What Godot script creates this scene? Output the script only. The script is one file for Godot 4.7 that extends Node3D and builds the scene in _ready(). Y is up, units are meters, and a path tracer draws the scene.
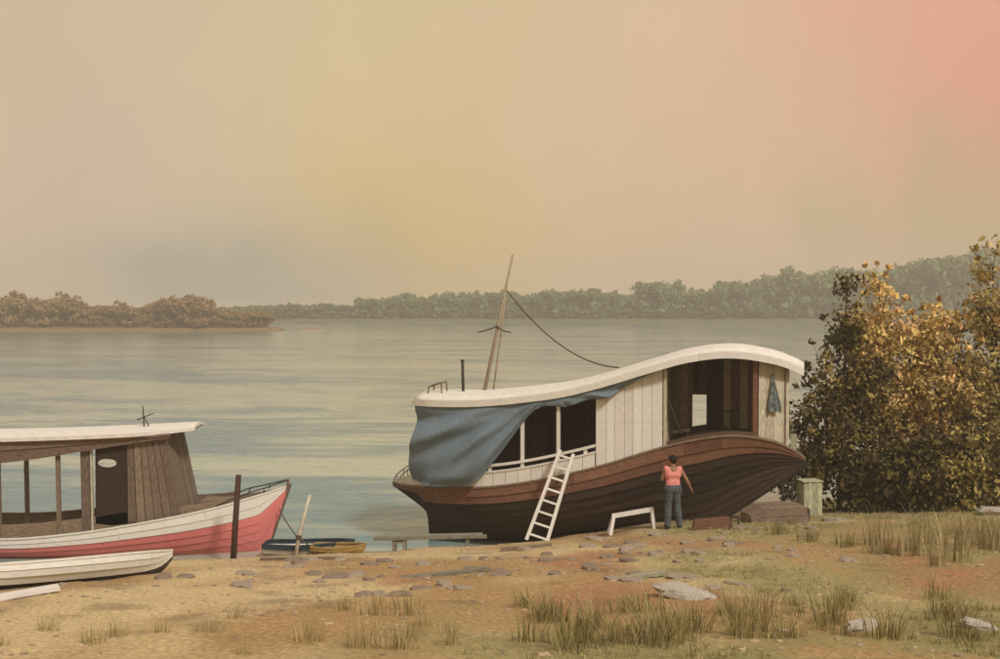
extends Node3D
# A river bank at a hazy warm evening: a wooden river boat hauled bow-first up the beach, a red boat
# afloat beside it, dinghies, a person, bushes and the far wooded shore. Metres, y up, water at y = 0.

const EYE := 6.2
var rng := RandomNumberGenerator.new()
var M := {}
var taken := {}
var lumps := FastNoiseLite.new()
var patches := FastNoiseLite.new()
var fine := FastNoiseLite.new()

# ---------------------------------------------------------------- light, sky, camera
func lin(r: float, g: float, b: float) -> Color:
	return Color(r / 255.0, g / 255.0, b / 255.0).srgb_to_linear()

func setup_view() -> void:
	var cam := Camera3D.new()
	cam.name = "camera"
	add_child(cam)
	cam.position = Vector3(0, EYE, 0)
	cam.rotation_degrees = Vector3(-1.31, 0, 0)
	cam.fov = 34.2
	cam.near = 0.1
	cam.far = 4000.0
	cam.current = true
	var sun := DirectionalLight3D.new()
	sun.name = "sun"
	add_child(sun)
	sun.look_at_from_position(Vector3(0.45, 0.75, 0.60) * 10.0, Vector3.ZERO)
	sun.light_energy = 0.9
	sun.light_angular_distance = 8.0
	sun.light_color = Color(1.0, 0.97, 0.93)
	sun.shadow_enabled = true
	var env := Environment.new()
	env.background_mode = Environment.BG_SKY
	env.tonemap_mode = Environment.TONE_MAPPER_LINEAR
	env.tonemap_exposure = 1.12
	env.sdfgi_enabled = true
	env.ssao_enabled = true
	env.ssil_enabled = true
	env.fog_enabled = true
	env.fog_density = 0.0014
	env.fog_light_color = Color(0.96, 0.94, 0.89)
	var pano := PanoramaSkyMaterial.new()
	pano.panorama = ImageTexture.create_from_image(sky_image())
	var sky := Sky.new()
	sky.sky_material = pano
	env.sky = sky
	var we := WorldEnvironment.new()
	we.name = "world_environment"
	we.environment = env
	add_child(we)

# Soft washes of evening haze and thin cloud: [azimuth, height, width, tallness (degrees), colour, strength]
func sky_image() -> Image:
	var w := 1024
	var h := 512
	var img := Image.create(w, h, false, Image.FORMAT_RGBF)
	var n := FastNoiseLite.new()
	n.seed = 5
	n.frequency = 2.2
	n.fractal_octaves = 4
	var tan_c := lin(203, 184, 154)
	var yel := lin(210, 178, 114)
	var ros := lin(216, 181, 150)
	var pin := lin(224, 148, 126)
	var gre := lin(182, 170, 130)
	var blu := lin(122, 136, 138)
	var wash := [
		[-2.6, 2.4, 5.6, 5.0, yel, 1.0], [-2.0, 14.0, 12.0, 5.0, lin(208, 186, 142), 0.6],
		[14.0, 8.0, 9.0, 9.0, ros, 0.9], [26.0, 9.4, 6.0, 6.2, pin, 0.75], [21.5, 16.5, 4.5, 4.0, lin(224, 160, 140), 0.6],
		[22.8, 3.5, 3.6, 3.4, gre, 0.75], [20.6, 7.0, 0.9, 2.2, gre, 0.45], [14.3, 3.6, 0.9, 2.0, gre, 0.5], [16.3, 5.2, 1.1, 1.5, gre, 0.4],
		[-16.0, 1.2, 4.4, 1.4, blu, 1.0], [-10.0, 2.6, 4.0, 1.6, lin(176, 164, 128), 0.45], [-24.0, 8.0, 6.0, 9.0, lin(197, 178, 158), 0.7],
		[-55.0, 6.0, 16.0, 7.0, ros, 0.7], [-40.0, 12.0, 9.0, 6.0, yel, 0.5], [-85.0, 10.0, 16.0, 8.0, yel, 0.6], [-120.0, 8.0, 18.0, 9.0, tan_c, 0.8],
		[-150.0, 9.0, 14.0, 9.0, ros, 0.7], [178.0, 12.0, 16.0, 9.0, yel, 0.5], [140.0, 8.0, 16.0, 9.0, ros, 0.7], [105.0, 11.0, 15.0, 8.0, yel, 0.6],
		[72.0, 9.0, 14.0, 8.0, ros, 0.8], [45.0, 10.0, 10.0, 7.0, pin, 0.55], [36.0, 3.0, 5.0, 3.0, gre, 0.6], [88.0, 2.0, 7.0, 2.0, blu, 0.5], [-70.0, 2.0, 6.0, 2.0, blu, 0.6]]
	for j in h:
		var el := (0.5 - (j + 0.5) / h) * 180.0
		for i in w:
			var az := wrapf((i + 0.5) / w * 360.0, -180.0, 180.0)   # the panorama's left edge looks along -z
			var a := deg_to_rad(az)
			var e := deg_to_rad(el)
			var d := Vector3(cos(e) * sin(a), sin(e), -cos(e) * cos(a))
			var wob := n.get_noise_3dv(d * 1.6)
			var wob2 := n.get_noise_3dv(d * 1.6 + Vector3(7, 3, 1))
			var c := tan_c
			if el > -12.0 and el < 60.0:
				for q in wash:
					var da: float = wrapf(az + wob * 5.0 - q[0], -180.0, 180.0) / q[2]
					var de: float = (maxf(el, 0.0) + wob2 * 2.6 - q[1]) / q[3]
					var r: float = da * da + de * de
					if r < 9.0:
						c = c.lerp(q[4], q[5] * exp(-0.5 * r))
			c = c.lerp(lin(202, 188, 168), smoothstep(22.0, 60.0, el))
			var g := 0.96 + 0.05 * wob
			img.set_pixel(i, j, Color(c.r * g, c.g * g, c.b * g))
	return img

# ---------------------------------------------------------------- textures and materials
func noise_tex(freq: float, oct: int, lo: float, hi: float, sd: int, contrast := 1.6) -> ImageTexture:
	var n := FastNoiseLite.new()
	n.seed = sd
	n.frequency = freq
	n.fractal_octaves = oct
	var src := n.get_seamless_image(512, 512)
	var img := Image.create(512, 512, true, Image.FORMAT_RGB8)
	for y in 512:
		for x in 512:
			var v := clampf((src.get_pixel(x, y).r - 0.5) * contrast + 0.5, 0.0, 1.0)
			v = lerpf(lo, hi, v)
			img.set_pixel(x, y, Color(v, v, v))
	img.generate_mipmaps()
	return ImageTexture.create_from_image(img)

func bump_tex(freq: float, oct: int, sd: int, strength: float, size := 512) -> ImageTexture:
	var n := FastNoiseLite.new()
	n.seed = sd
	n.frequency = freq
	n.fractal_octaves = oct
	var img := n.get_seamless_image(size, size)
	img.convert(Image.FORMAT_RGBA8)
	img.bump_map_to_normal_map(strength)
	return ImageTexture.create_from_image(img)

func mat(r: float, g: float, b: float, rough := 0.85, tex: Texture2D = null, scale := Vector3.ONE, nrm: Texture2D = null, nscale := 0.6) -> StandardMaterial3D:
	var m := StandardMaterial3D.new()
	m.albedo_color = Color(r, g, b).linear_to_srgb()
	m.roughness = rough
	m.metallic_specular = 0.35
	if tex:
		m.albedo_texture = tex
	if tex or nrm:
		m.uv1_triplanar = true
		m.uv1_scale = scale
	if nrm:
		m.normal_enabled = true
		m.normal_texture = nrm
		m.normal_scale = nscale
	return m

# a few tones of one painted or weathered wood, grain along x ("x"), y or z
func woods(key: String, r: float, g: float, b: float, along: String, rough := 0.85, spread := 0.16, tex := "t_grain") -> void:
	var s := Vector3(3.1, 3.1, 3.1)
	s["xyz".find(along)] = 0.35
	var a := []
	for i in 4:
		var k := 1.0 + spread * (i - 1.5) / 1.5
		a.append(mat(r * k, g * k * (1.0 + 0.015 * i), b * k, rough, M[tex], s, M.n_grain, 0.3))
	M[key] = a

func setup_materials() -> void:
	M.t_grain = noise_tex(0.02, 6, 0.72, 1.0, 11, 1.5)
	M.t_faint = noise_tex(0.02, 5, 0.91, 1.0, 17, 1.5)
	M.t_patch = noise_tex(0.008, 5, 0.66, 1.0, 12, 2.0)
	M.t_speck = noise_tex(0.045, 6, 0.80, 1.0, 13, 1.7)
	M.n_grain = bump_tex(0.03, 4, 14, 3.0)
	M.n_speck = bump_tex(0.085, 6, 15, 4.0)
	M.n_wave = bump_tex(0.016, 4, 16, 7.0, 1024)
	woods("white", 0.70, 0.66, 0.63, "y", 0.7, 0.05, "t_faint")
	woods("white_x", 0.70, 0.66, 0.63, "x", 0.7, 0.04, "t_faint")
	woods("topside", 0.235, 0.112, 0.072, "x", 0.75)
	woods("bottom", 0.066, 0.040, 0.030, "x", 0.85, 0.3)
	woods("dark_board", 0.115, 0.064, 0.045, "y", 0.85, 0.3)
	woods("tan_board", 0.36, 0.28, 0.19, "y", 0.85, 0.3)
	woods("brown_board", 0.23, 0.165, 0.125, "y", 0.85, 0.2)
	woods("brown_x", 0.24, 0.165, 0.12, "x", 0.85, 0.2)
	woods("red", 0.66, 0.195, 0.19, "x", 0.6, 0.06, "t_faint")
	woods("grey_x", 0.30, 0.27, 0.20, "x", 0.9, 0.2)
	woods("pale_y", 0.60, 0.53, 0.42, "y", 0.85, 0.1)
	woods("stake", 0.085, 0.045, 0.032, "y", 0.9, 0.2)
	woods("blue_x", 0.035, 0.055, 0.075, "x", 0.6, 0.1)
	woods("ochre_x", 0.42, 0.27, 0.10, "x", 0.75, 0.1)
	woods("mauve_x", 0.26, 0.175, 0.13, "x", 0.85, 0.15)
	woods("green_y", 0.48, 0.46, 0.32, "y", 0.85, 0.12)
	M.canvas = mat(0.70, 0.66, 0.62, 0.85, M.t_faint, Vector3(0.33, 0.33, 0.6))
	M.mast = mat(0.42, 0.34, 0.25, 0.85, M.t_grain, Vector3(3, 0.4, 3))
	M.iron = mat(0.05, 0.042, 0.038, 0.6, M.t_speck, Vector3(3, 3, 3))
	M.rope = mat(0.10, 0.075, 0.05, 0.95)
	M.tarp = mat(0.155, 0.205, 0.250, 0.8, M.t_faint, Vector3(0.9, 0.9, 0.9), M.n_speck, 0.2)
	M.grey_cloth = mat(0.17, 0.20, 0.20, 0.9, M.t_patch, Vector3(2, 2, 2))
	M.skin = mat(0.27, 0.145, 0.085, 0.6)
	M.hair = mat(0.012, 0.010, 0.009, 0.7, M.t_speck, Vector3(12, 12, 12))
	M.shirt = mat(0.70, 0.26, 0.235, 0.9, M.t_faint, Vector3(3, 3, 3))
	M.jeans = mat(0.115, 0.13, 0.145, 0.9, M.t_patch, Vector3(4, 4, 4))
	M.shoe = mat(0.02, 0.018, 0.016, 0.8)
	M.bark = mat(0.05, 0.036, 0.024, 0.95, M.t_grain, Vector3(6, 0.8, 6))
	M.stone = [mat(0.36, 0.29, 0.22, 0.95, M.t_speck, Vector3(3, 3, 3), M.n_speck, 0.8), mat(0.27, 0.20, 0.15, 0.95, M.t_speck, Vector3(3, 3, 3), M.n_speck, 0.8), mat(0.50, 0.45, 0.40, 0.95, M.t_speck, Vector3(3, 3, 3), M.n_speck, 0.6)]
	var gm := mat(1, 1, 1, 0.97, M.t_speck, Vector3(0.41, 0.41, 0.37), M.n_speck, 0.38)
	gm.vertex_color_use_as_albedo = true
	gm.uv1_world_triplanar = true
	M.ground = gm
	var lf := StandardMaterial3D.new()
	lf.vertex_color_use_as_albedo = true
	lf.roughness = 0.8
	lf.metallic_specular = 0.25
	lf.backlight_enabled = true
	lf.backlight = Color(0.16, 0.13, 0.05)
	M.leaf = lf
	var gl := StandardMaterial3D.new()
	gl.vertex_color_use_as_albedo = true
	gl.roughness = 0.85
	gl.metallic_specular = 0.25
	M.blade = gl
	var wm := StandardMaterial3D.new()
	wm.vertex_color_use_as_albedo = true
	wm.roughness = 0.10
	wm.metallic_specular = 0.4
	wm.normal_enabled = true
	wm.normal_texture = M.n_wave
	wm.normal_scale = 0.30
	wm.uv1_triplanar = true
	wm.uv1_world_triplanar = true
	wm.uv1_scale = Vector3(0.045, 0.045, 0.075)
	M.water = wm

func pick(key: String) -> Material:
	return M[key][rng.randi() % M[key].size()]

# ---------------------------------------------------------------- mesh helpers
func flat() -> SurfaceTool:
	var st := SurfaceTool.new()
	st.begin(Mesh.PRIMITIVE_TRIANGLES)
	st.set_smooth_group(-1)
	return st

func soft() -> SurfaceTool:
	var st := SurfaceTool.new()
	st.begin(Mesh.PRIMITIVE_TRIANGLES)
	st.set_smooth_group(0)
	return st

func tri(st: SurfaceTool, a: Vector3, b: Vector3, c: Vector3) -> void:
	st.add_vertex(a); st.add_vertex(b); st.add_vertex(c)

func quad(st: SurfaceTool, a: Vector3, b: Vector3, c: Vector3, d: Vector3) -> void:
	tri(st, a, b, c)
	tri(st, a, c, d)

# eight corners: four below (round), four above
func hexa(st: SurfaceTool, c: Array) -> void:
	quad(st, c[0], c[1], c[2], c[3])
	quad(st, c[7], c[6], c[5], c[4])
	for i in 4:
		var k := (i + 1) % 4
		quad(st, c[i], c[i + 4], c[k + 4], c[k])

func box(st: SurfaceTool, lo: Vector3, hi: Vector3) -> void:
	hexa(st, [Vector3(lo.x, lo.y, lo.z), Vector3(hi.x, lo.y, lo.z), Vector3(hi.x, lo.y, hi.z), Vector3(lo.x, lo.y, hi.z),
		Vector3(lo.x, hi.y, lo.z), Vector3(hi.x, hi.y, lo.z), Vector3(hi.x, hi.y, hi.z), Vector3(lo.x, hi.y, hi.z)])

# a squared bar from a to b, w across (along side) and t thick
func bar(st: SurfaceTool, a: Vector3, b: Vector3, w: float, t: float, side := Vector3.RIGHT) -> void:
	var d := (b - a).normalized()
	var s := (side - d * side.dot(d)).normalized() * w * 0.5
	var u := d.cross(s).normalized() * t * 0.5
	hexa(st, [a - s - u, a + s - u, a + s + u, a - s + u, b - s - u, b + s - u, b + s + u, b - s + u])

# rings of equal length joined along, ends closed
func loft(st: SurfaceTool, rings: Array, caps := true) -> void:
	var m: int = rings[0].size()
	for i in rings.size() - 1:
		for k in m:
			var l := (k + 1) % m
			quad(st, rings[i][k], rings[i + 1][k], rings[i + 1][l], rings[i][l])
	if caps:
		var last: Array = rings[rings.size() - 1]
		for k in range(1, m - 1):
			tri(st, rings[0][0], rings[0][k], rings[0][k + 1])
			tri(st, last[0], last[k + 1], last[k])

func tube(st: SurfaceTool, pts: Array, r0: float, r1: float, sides := 7) -> void:
	var rings := []
	for i in pts.size():
		var d: Vector3 = (pts[mini(i + 1, pts.size() - 1)] - pts[maxi(i - 1, 0)]).normalized()
		var s := d.cross(Vector3(0.31, 0.17, 0.93) if absf(d.y) > 0.8 else Vector3.UP).normalized()
		var u := s.cross(d)
		var r := lerpf(r0, r1, float(i) / maxf(pts.size() - 1, 1))
		var ring := []
		for k in sides:
			var a := TAU * k / sides
			ring.append(pts[i] + (s * cos(a) + u * sin(a)) * r)
		rings.append(ring)
	loft(st, rings)

func sag(a: Vector3, b: Vector3, drop: float, n := 16) -> Array:
	var out := []
	for i in n + 1:
		var t := float(i) / n
		out.append(a.lerp(b, t) - Vector3(0, drop * 4.0 * t * (1.0 - t), 0))
	return out

func put(st: SurfaceTool, called: String, m: Material, parent: Node) -> MeshInstance3D:
	st.generate_normals()
	var o := MeshInstance3D.new()
	o.mesh = st.commit()
	o.material_override = null
	o.mesh.surface_set_material(0, m)
	o.name = called
	o.cast_shadow = GeometryInstance3D.SHADOW_CASTING_SETTING_ON
	parent.add_child(o, true)
	return o

func share(mesh: Mesh, called: String, parent: Node) -> MeshInstance3D:
	var o := MeshInstance3D.new()
	o.mesh = mesh
	o.name = called
	parent.add_child(o, true)
	return o

func numbered(called: String) -> String:
	var n: int = taken.get(called, 0)
	taken[called] = n + 1
	return called if n == 0 else "%s_%03d" % [called, n]

func tag(o: Node, label: String, category: String, group := "", kind := "") -> void:
	if label: o.set_meta("label", label)
	if category: o.set_meta("category", category)
	if group: o.set_meta("group", group)
	if kind: o.set_meta("kind", kind)

func thing(called: String, label: String, category: String, at := Vector3.ZERO, turn := 0.0, group := "") -> Node3D:
	var o := Node3D.new()
	o.name = numbered(called)
	add_child(o)
	o.position = at
	o.rotation.y = turn
	tag(o, label, category, group)
	return o

func structure(o: Node) -> void:
	o.set_meta("kind", "structure")

# smooth curve through [[u, value], ...]
func cv(p: Array, u: float) -> float:
	var n := p.size()
	if u <= p[0][0]: return p[0][1]
	if u >= p[n - 1][0]: return p[n - 1][1]
	var i := 0
	while u > p[i + 1][0]: i += 1
	var x0: float = p[i][0]
	var x1: float = p[i + 1][0]
	var y0: float = p[i][1]
	var y1: float = p[i + 1][1]
	var h := x1 - x0
	var s := (y1 - y0) / h
	var m0: float = s if i == 0 else (y1 - p[i - 1][1]) / (x1 - p[i - 1][0])
	var m1: float = s if i == n - 2 else (p[i + 2][1] - y0) / (p[i + 2][0] - x0)
	var t := (u - x0) / h
	var t2 := t * t
	var t3 := t2 * t
	return (2 * t3 - 3 * t2 + 1) * y0 + (t3 - 2 * t2 + t) * h * m0 + (3 * t2 - 2 * t3) * y1 + (t3 - t2) * h * m1

# ---------------------------------------------------------------- the ground
var SHORE := [[-60.0, 21.0], [-30.0, 23.6], [-12.0, 25.0], [-7.0, 25.7], [-3.0, 26.6], [0.0, 27.5], [2.0, 28.7], [4.0, 30.6], [6.0, 31.6], [9.0, 33.0], [15.0, 36.0], [40.0, 47.0], [90.0, 60.0]]

func ground_y(x: float, d: float) -> float:
	var s := cv(SHORE, x)
	var y := 0.0
	if d <= s:
		var f := (s - d) / (s - 10.0)
		y = 2.9 * pow(f, 0.85) if f < 1.0 else 2.9 * (1.0 + 0.85 * (f - 1.0))
	else:
		y = maxf(-(d - s) * 0.12, -2.5)
	return y + lumps.get_noise_2d(x, d) * 0.10 + fine.get_noise_2d(x, d) * 0.022

func on_ground(x: float, d: float, lift := 0.0) -> Vector3:
	return Vector3(x, ground_y(x, d) + lift, -d)

func soil(x: float, d: float) -> Color:
	var n1 := patches.get_noise_2d(x, d * 0.55)
	var n2 := patches.get_noise_2d(x * 1.7 + 40.0, d * 1.1)
	var n3 := fine.get_noise_2d(x * 0.6 + 90.0, d * 0.6)
	var c := Color(0.42, 0.27, 0.12).lerp(Color(0.62, 0.47, 0.26), smoothstep(-0.22, 0.25, n1))
	var red := smoothstep(0.02, 0.30, n2) * (0.35 + 0.5 * smoothstep(-4.0, 1.0, x)) * smoothstep(11.5, 14.0, d) * (1.0 - 0.8 * smoothstep(20.0, 24.0, d))
	c = c.lerp(Color(0.40, 0.195, 0.105), red)
	# turf and moss creeping over the bank on the right and along its top
	var turf := smoothstep(2.0, 6.0, x + n1 * 5.0) * 0.85
	turf = maxf(turf, smoothstep(13.5, 10.5, d + n2 * 4.0) * smoothstep(-3.5, 1.5, x + n1 * 3.0))
	turf *= smoothstep(-0.45, 0.05, n3 + n1 * 0.6 + 0.18)
	c = c.lerp(Color(0.30, 0.265, 0.11), turf * (1.0 - red * 0.55))
	c = c.lerp(Color(0.20, 0.14, 0.075), smoothstep(0.28, 0.5, n3) * 0.5)
	# wet silt at the water's edge
	var s := cv(SHORE, x)
	return c.lerp(Color(0.17, 0.125, 0.07), smoothstep(s - 0.7, s - 0.1, d + n1 * 0.8))

func build_ground() -> void:
	lumps.seed = 3; lumps.frequency = 0.22; lumps.fractal_octaves = 3
	patches.seed = 8; patches.frequency = 0.16; patches.fractal_octaves = 4
	fine.seed = 21; fine.frequency = 0.9; fine.fractal_octaves = 3
	var xs := []
	var x := -70.0
	while x < 90.0:
		xs.append(x)
		x += 0.22 if x > -12.0 and x < 16.0 else 1.5
	var ds := []
	var d := -14.0
	while d < 75.0:
		ds.append(d)
		d += 0.17 if d > 8.5 and d < 31.0 else 1.0
	var vs := PackedVector3Array()
	var cs := PackedColorArray()
	var ix := PackedInt32Array()
	for j in ds.size():
		for i in xs.size():
			vs.append(on_ground(xs[i], ds[j]))
			cs.append(soil(xs[i], ds[j]))
	var w := xs.size()
	for j in ds.size() - 1:
		for i in w - 1:
			var a := j * w + i
			ix.append_array([a, a + w, a + 1, a + 1, a + w, a + w + 1])
	sheet("ground", vs, cs, ix, M.ground)

func sheet(called: String, vs: PackedVector3Array, cs: PackedColorArray, ix: PackedInt32Array, m: Material) -> MeshInstance3D:
	var arr := []
	arr.resize(Mesh.ARRAY_MAX)
	arr[Mesh.ARRAY_VERTEX] = vs
	arr[Mesh.ARRAY_COLOR] = cs
	arr[Mesh.ARRAY_INDEX] = ix
	var st := SurfaceTool.new()
	st.create_from_arrays(arr)
	var o := put(st, called, m, self)
	structure(o)
	return o

func build_water() -> void:
	var n := FastNoiseLite.new()
	n.seed = 31; n.frequency = 0.05; n.fractal_octaves = 4
	var xs := []
	var x := -900.0
	while x < 900.0:
		xs.append(x)
		x += 1.2 if absf(x) < 40.0 else (6.0 if absf(x) < 240.0 else 60.0)
	var ds := []
	var d := 12.0
	while d < 800.0:
		ds.append(d)
		d += 0.35 if d < 60.0 else (1.6 if d < 260.0 else (8.0 if d < 420.0 else 60.0))
	var vs := PackedVector3Array()
	var cs := PackedColorArray()
	var ix := PackedInt32Array()
	for j in ds.size():
		for i in xs.size():
			vs.append(Vector3(xs[i], 0, -ds[j]))
			# drifts of silt-laden and clearer river water, drawn out along the current
			var k := n.get_noise_2d(xs[i] * 0.30, ds[j] * 1.3)
			var k2 := n.get_noise_2d(xs[i] * 1.3 + 300.0, ds[j] * 5.0)
			var k3 := n.get_noise_2d(xs[i] * 4.0 + 70.0, ds[j] * 13.0)
			var silt := smoothstep(-0.28, 0.32, 0.6 * k + 0.55 * k2 + 0.35 * k3 + 0.0009 * xs[i] + 0.06)
			cs.append(Color(0.060, 0.165, 0.215).lerp(Color(0.35, 0.385, 0.31), silt))
	var w := xs.size()
	for j in ds.size() - 1:
		for i in w - 1:
			var a := j * w + i
			ix.append_array([a, a + w, a + 1, a + 1, a + w, a + w + 1])
	sheet("water", vs, cs, ix, M.water)

# ---------------------------------------------------------------- boats
# shape = {b: half-breadth, g: gunwale height, k: keel height, p: fullness} as curves over u; local x = u along the boat, z across
func section(s: Dictionary, u: float, t: float) -> Vector2:
	var g := cv(s.g, u)
	var k := cv(s.k, u)
	return Vector2(maxf(cv(s.b, u) * (1.0 - pow(t, cv(s.p, u))), 0.012), lerpf(g, k, t))

# clinker planks: n strakes a side, each cut into lengths; keys[k] names the paint of strake k
func plank_hull(root: Node3D, s: Dictionary, n: int, keys: Array, us: Array, th := 0.022, lengths := [3.2]) -> void:
	for side in [-1.0, 1.0]:
		for k in n:
			var run: float = lengths[mini(k, lengths.size() - 1)]
			var u0: float = us[0]
			var first := true
			while u0 < us[us.size() - 1] - 0.05:
				var u1 := minf(u0 + run * rng.randf_range(0.8, 1.15), us[us.size() - 1])
				if us[us.size() - 1] - u1 < run * 0.4: u1 = us[us.size() - 1]
				if first and k > 0 and lengths.size() > 1: u1 = minf(u0 + run * rng.randf_range(0.5, 1.0), us[us.size() - 1])
				first = false
				var list := [u0]
				for u in us:
					if u > u0 + 0.03 and u < u1 - 0.03: list.append(u)
				list.append(u1 - 0.008)
				var rings := []
				for u in list:
					var a := section(s, u, float(k) / n)
					var b := section(s, u, minf((k + 1.16) / n, 1.0))
					var dd := b - a
					var nn := Vector2(-dd.y, dd.x).normalized()
					var q := [a + nn * th * 0.6, b + nn * th * 1.7, b + nn * th * 0.5, a - nn * th * 0.6]
					var ring := []
					for c in q: ring.append(Vector3(u, c.y, side * c.x))
					if side < 0: ring.reverse()
					rings.append(ring)
				var st := flat()
				loft(st, rings)
				put(st, "hull_plank", pick(keys[k]), root)
				u0 = u1

# a strip that follows the hull's plan: from y0(u) to y1(u), at half-breadth curve + off, on one side
func follow(st: SurfaceTool, us: Array, v: Callable, y0: Callable, y1: Callable, th: float, side: float) -> void:
	var rings := []
	for u in us:
		var a: float = v.call(u)
		rings.append([Vector3(u, y0.call(u), side * a), Vector3(u, y1.call(u), side * a), Vector3(u, y1.call(u), side * (a - th)), Vector3(u, y0.call(u), side * (a - th))])
	loft(st, rings)

func span(a: float, b: float, n: int) -> Array:
	var o := []
	for i in n + 1: o.append(lerpf(a, b, float(i) / n))
	return o

func deck(st: SurfaceTool, us: Array, s: Dictionary, drop: float, th: float) -> void:
	var rings := []
	for u in us:
		var b := maxf(cv(s.b, u) - 0.03, 0.01)
		var y := cv(s.g, u) - drop
		rings.append([Vector3(u, y, -b), Vector3(u, y, b), Vector3(u, y - th, b), Vector3(u, y - th, -b)])
	loft(st, rings)

# roof shell between two heights with camber
func roof_shell(st: SurfaceTool, us: Array, r: Array, y: Array, lift: float, th: float, camber: float, shrink := 0.0) -> void:
	var rings := []
	for u in us:
		var w := maxf(cv(r, u) - shrink, 0.02)
		var h := cv(y, u) + lift
		var ring := []
		for i in 9:
			var t := i / 4.0 - 1.0
			ring.append(Vector3(u, h + th + camber * (1.0 - t * t), t * w))
		for i in 9:
			var t := 1.0 - i / 4.0
			ring.append(Vector3(u, h + camber * (1.0 - t * t), t * w))
		rings.append(ring)
	loft(st, rings)

func vertical_board(root: Node3D, key: String, called: String, a: Vector3, b: Vector3, top_a: Vector3, top_b: Vector3, inward: Vector3, th := 0.03) -> MeshInstance3D:
	var st := flat()
	var i := inward * th
	hexa(st, [a, b, b + i, a + i, top_a, top_b, top_b + i, top_a + i])
	return put(st, called, pick(key), root)

const RIVER_TURN := -0.2644     # radians; the bow lies nearer than the stern
var RB := {
	"b": [[0.0, 0.20], [0.4, 0.66], [1.0, 1.05], [2.0, 1.30], [4.0, 1.45], [6.0, 1.45], [8.0, 1.25], [9.0, 0.98], [10.0, 0.52], [10.5, 0.20], [10.71, 0.04]],
	"g": [[0.0, 1.40], [1.0, 1.475], [2.0, 1.53], [3.0, 1.61], [4.0, 1.78], [5.0, 2.02], [6.0, 2.30], [7.0, 2.64], [8.0, 2.92], [9.0, 3.05], [10.0, 2.88], [10.5, 2.60], [10.71, 2.42]],
	"k": [[0.0, 1.30], [0.5, 0.98], [0.92, 0.66], [1.0, 0.45], [1.12, -0.10], [1.25, -0.16], [4.0, 0.0], [8.3, 0.62], [8.6, 0.80], [10.4, 2.10], [10.71, 2.34]],
	"p": [[0.0, 1.3], [1.0, 1.0], [2.2, 1.7], [4.0, 2.8], [6.0, 2.3], [8.0, 1.2], [9.0, 0.95], [10.71, 0.9]]}
var ROOF_R := [[0.95, 1.20], [1.5, 1.42], [3.0, 1.55], [7.0, 1.55], [8.0, 1.46], [9.0, 1.20], [10.0, 0.76], [10.5, 0.42], [10.66, 0.22]]
var ROOF_Y := [[0.95, 3.61], [2.0, 3.62], [3.0, 3.67], [4.0, 3.79], [5.0, 3.95], [6.0, 4.22], [7.0, 4.54], [8.0, 4.83], [9.0, 4.93], [10.0, 4.77], [10.5, 4.57], [10.66, 4.47]]

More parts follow.
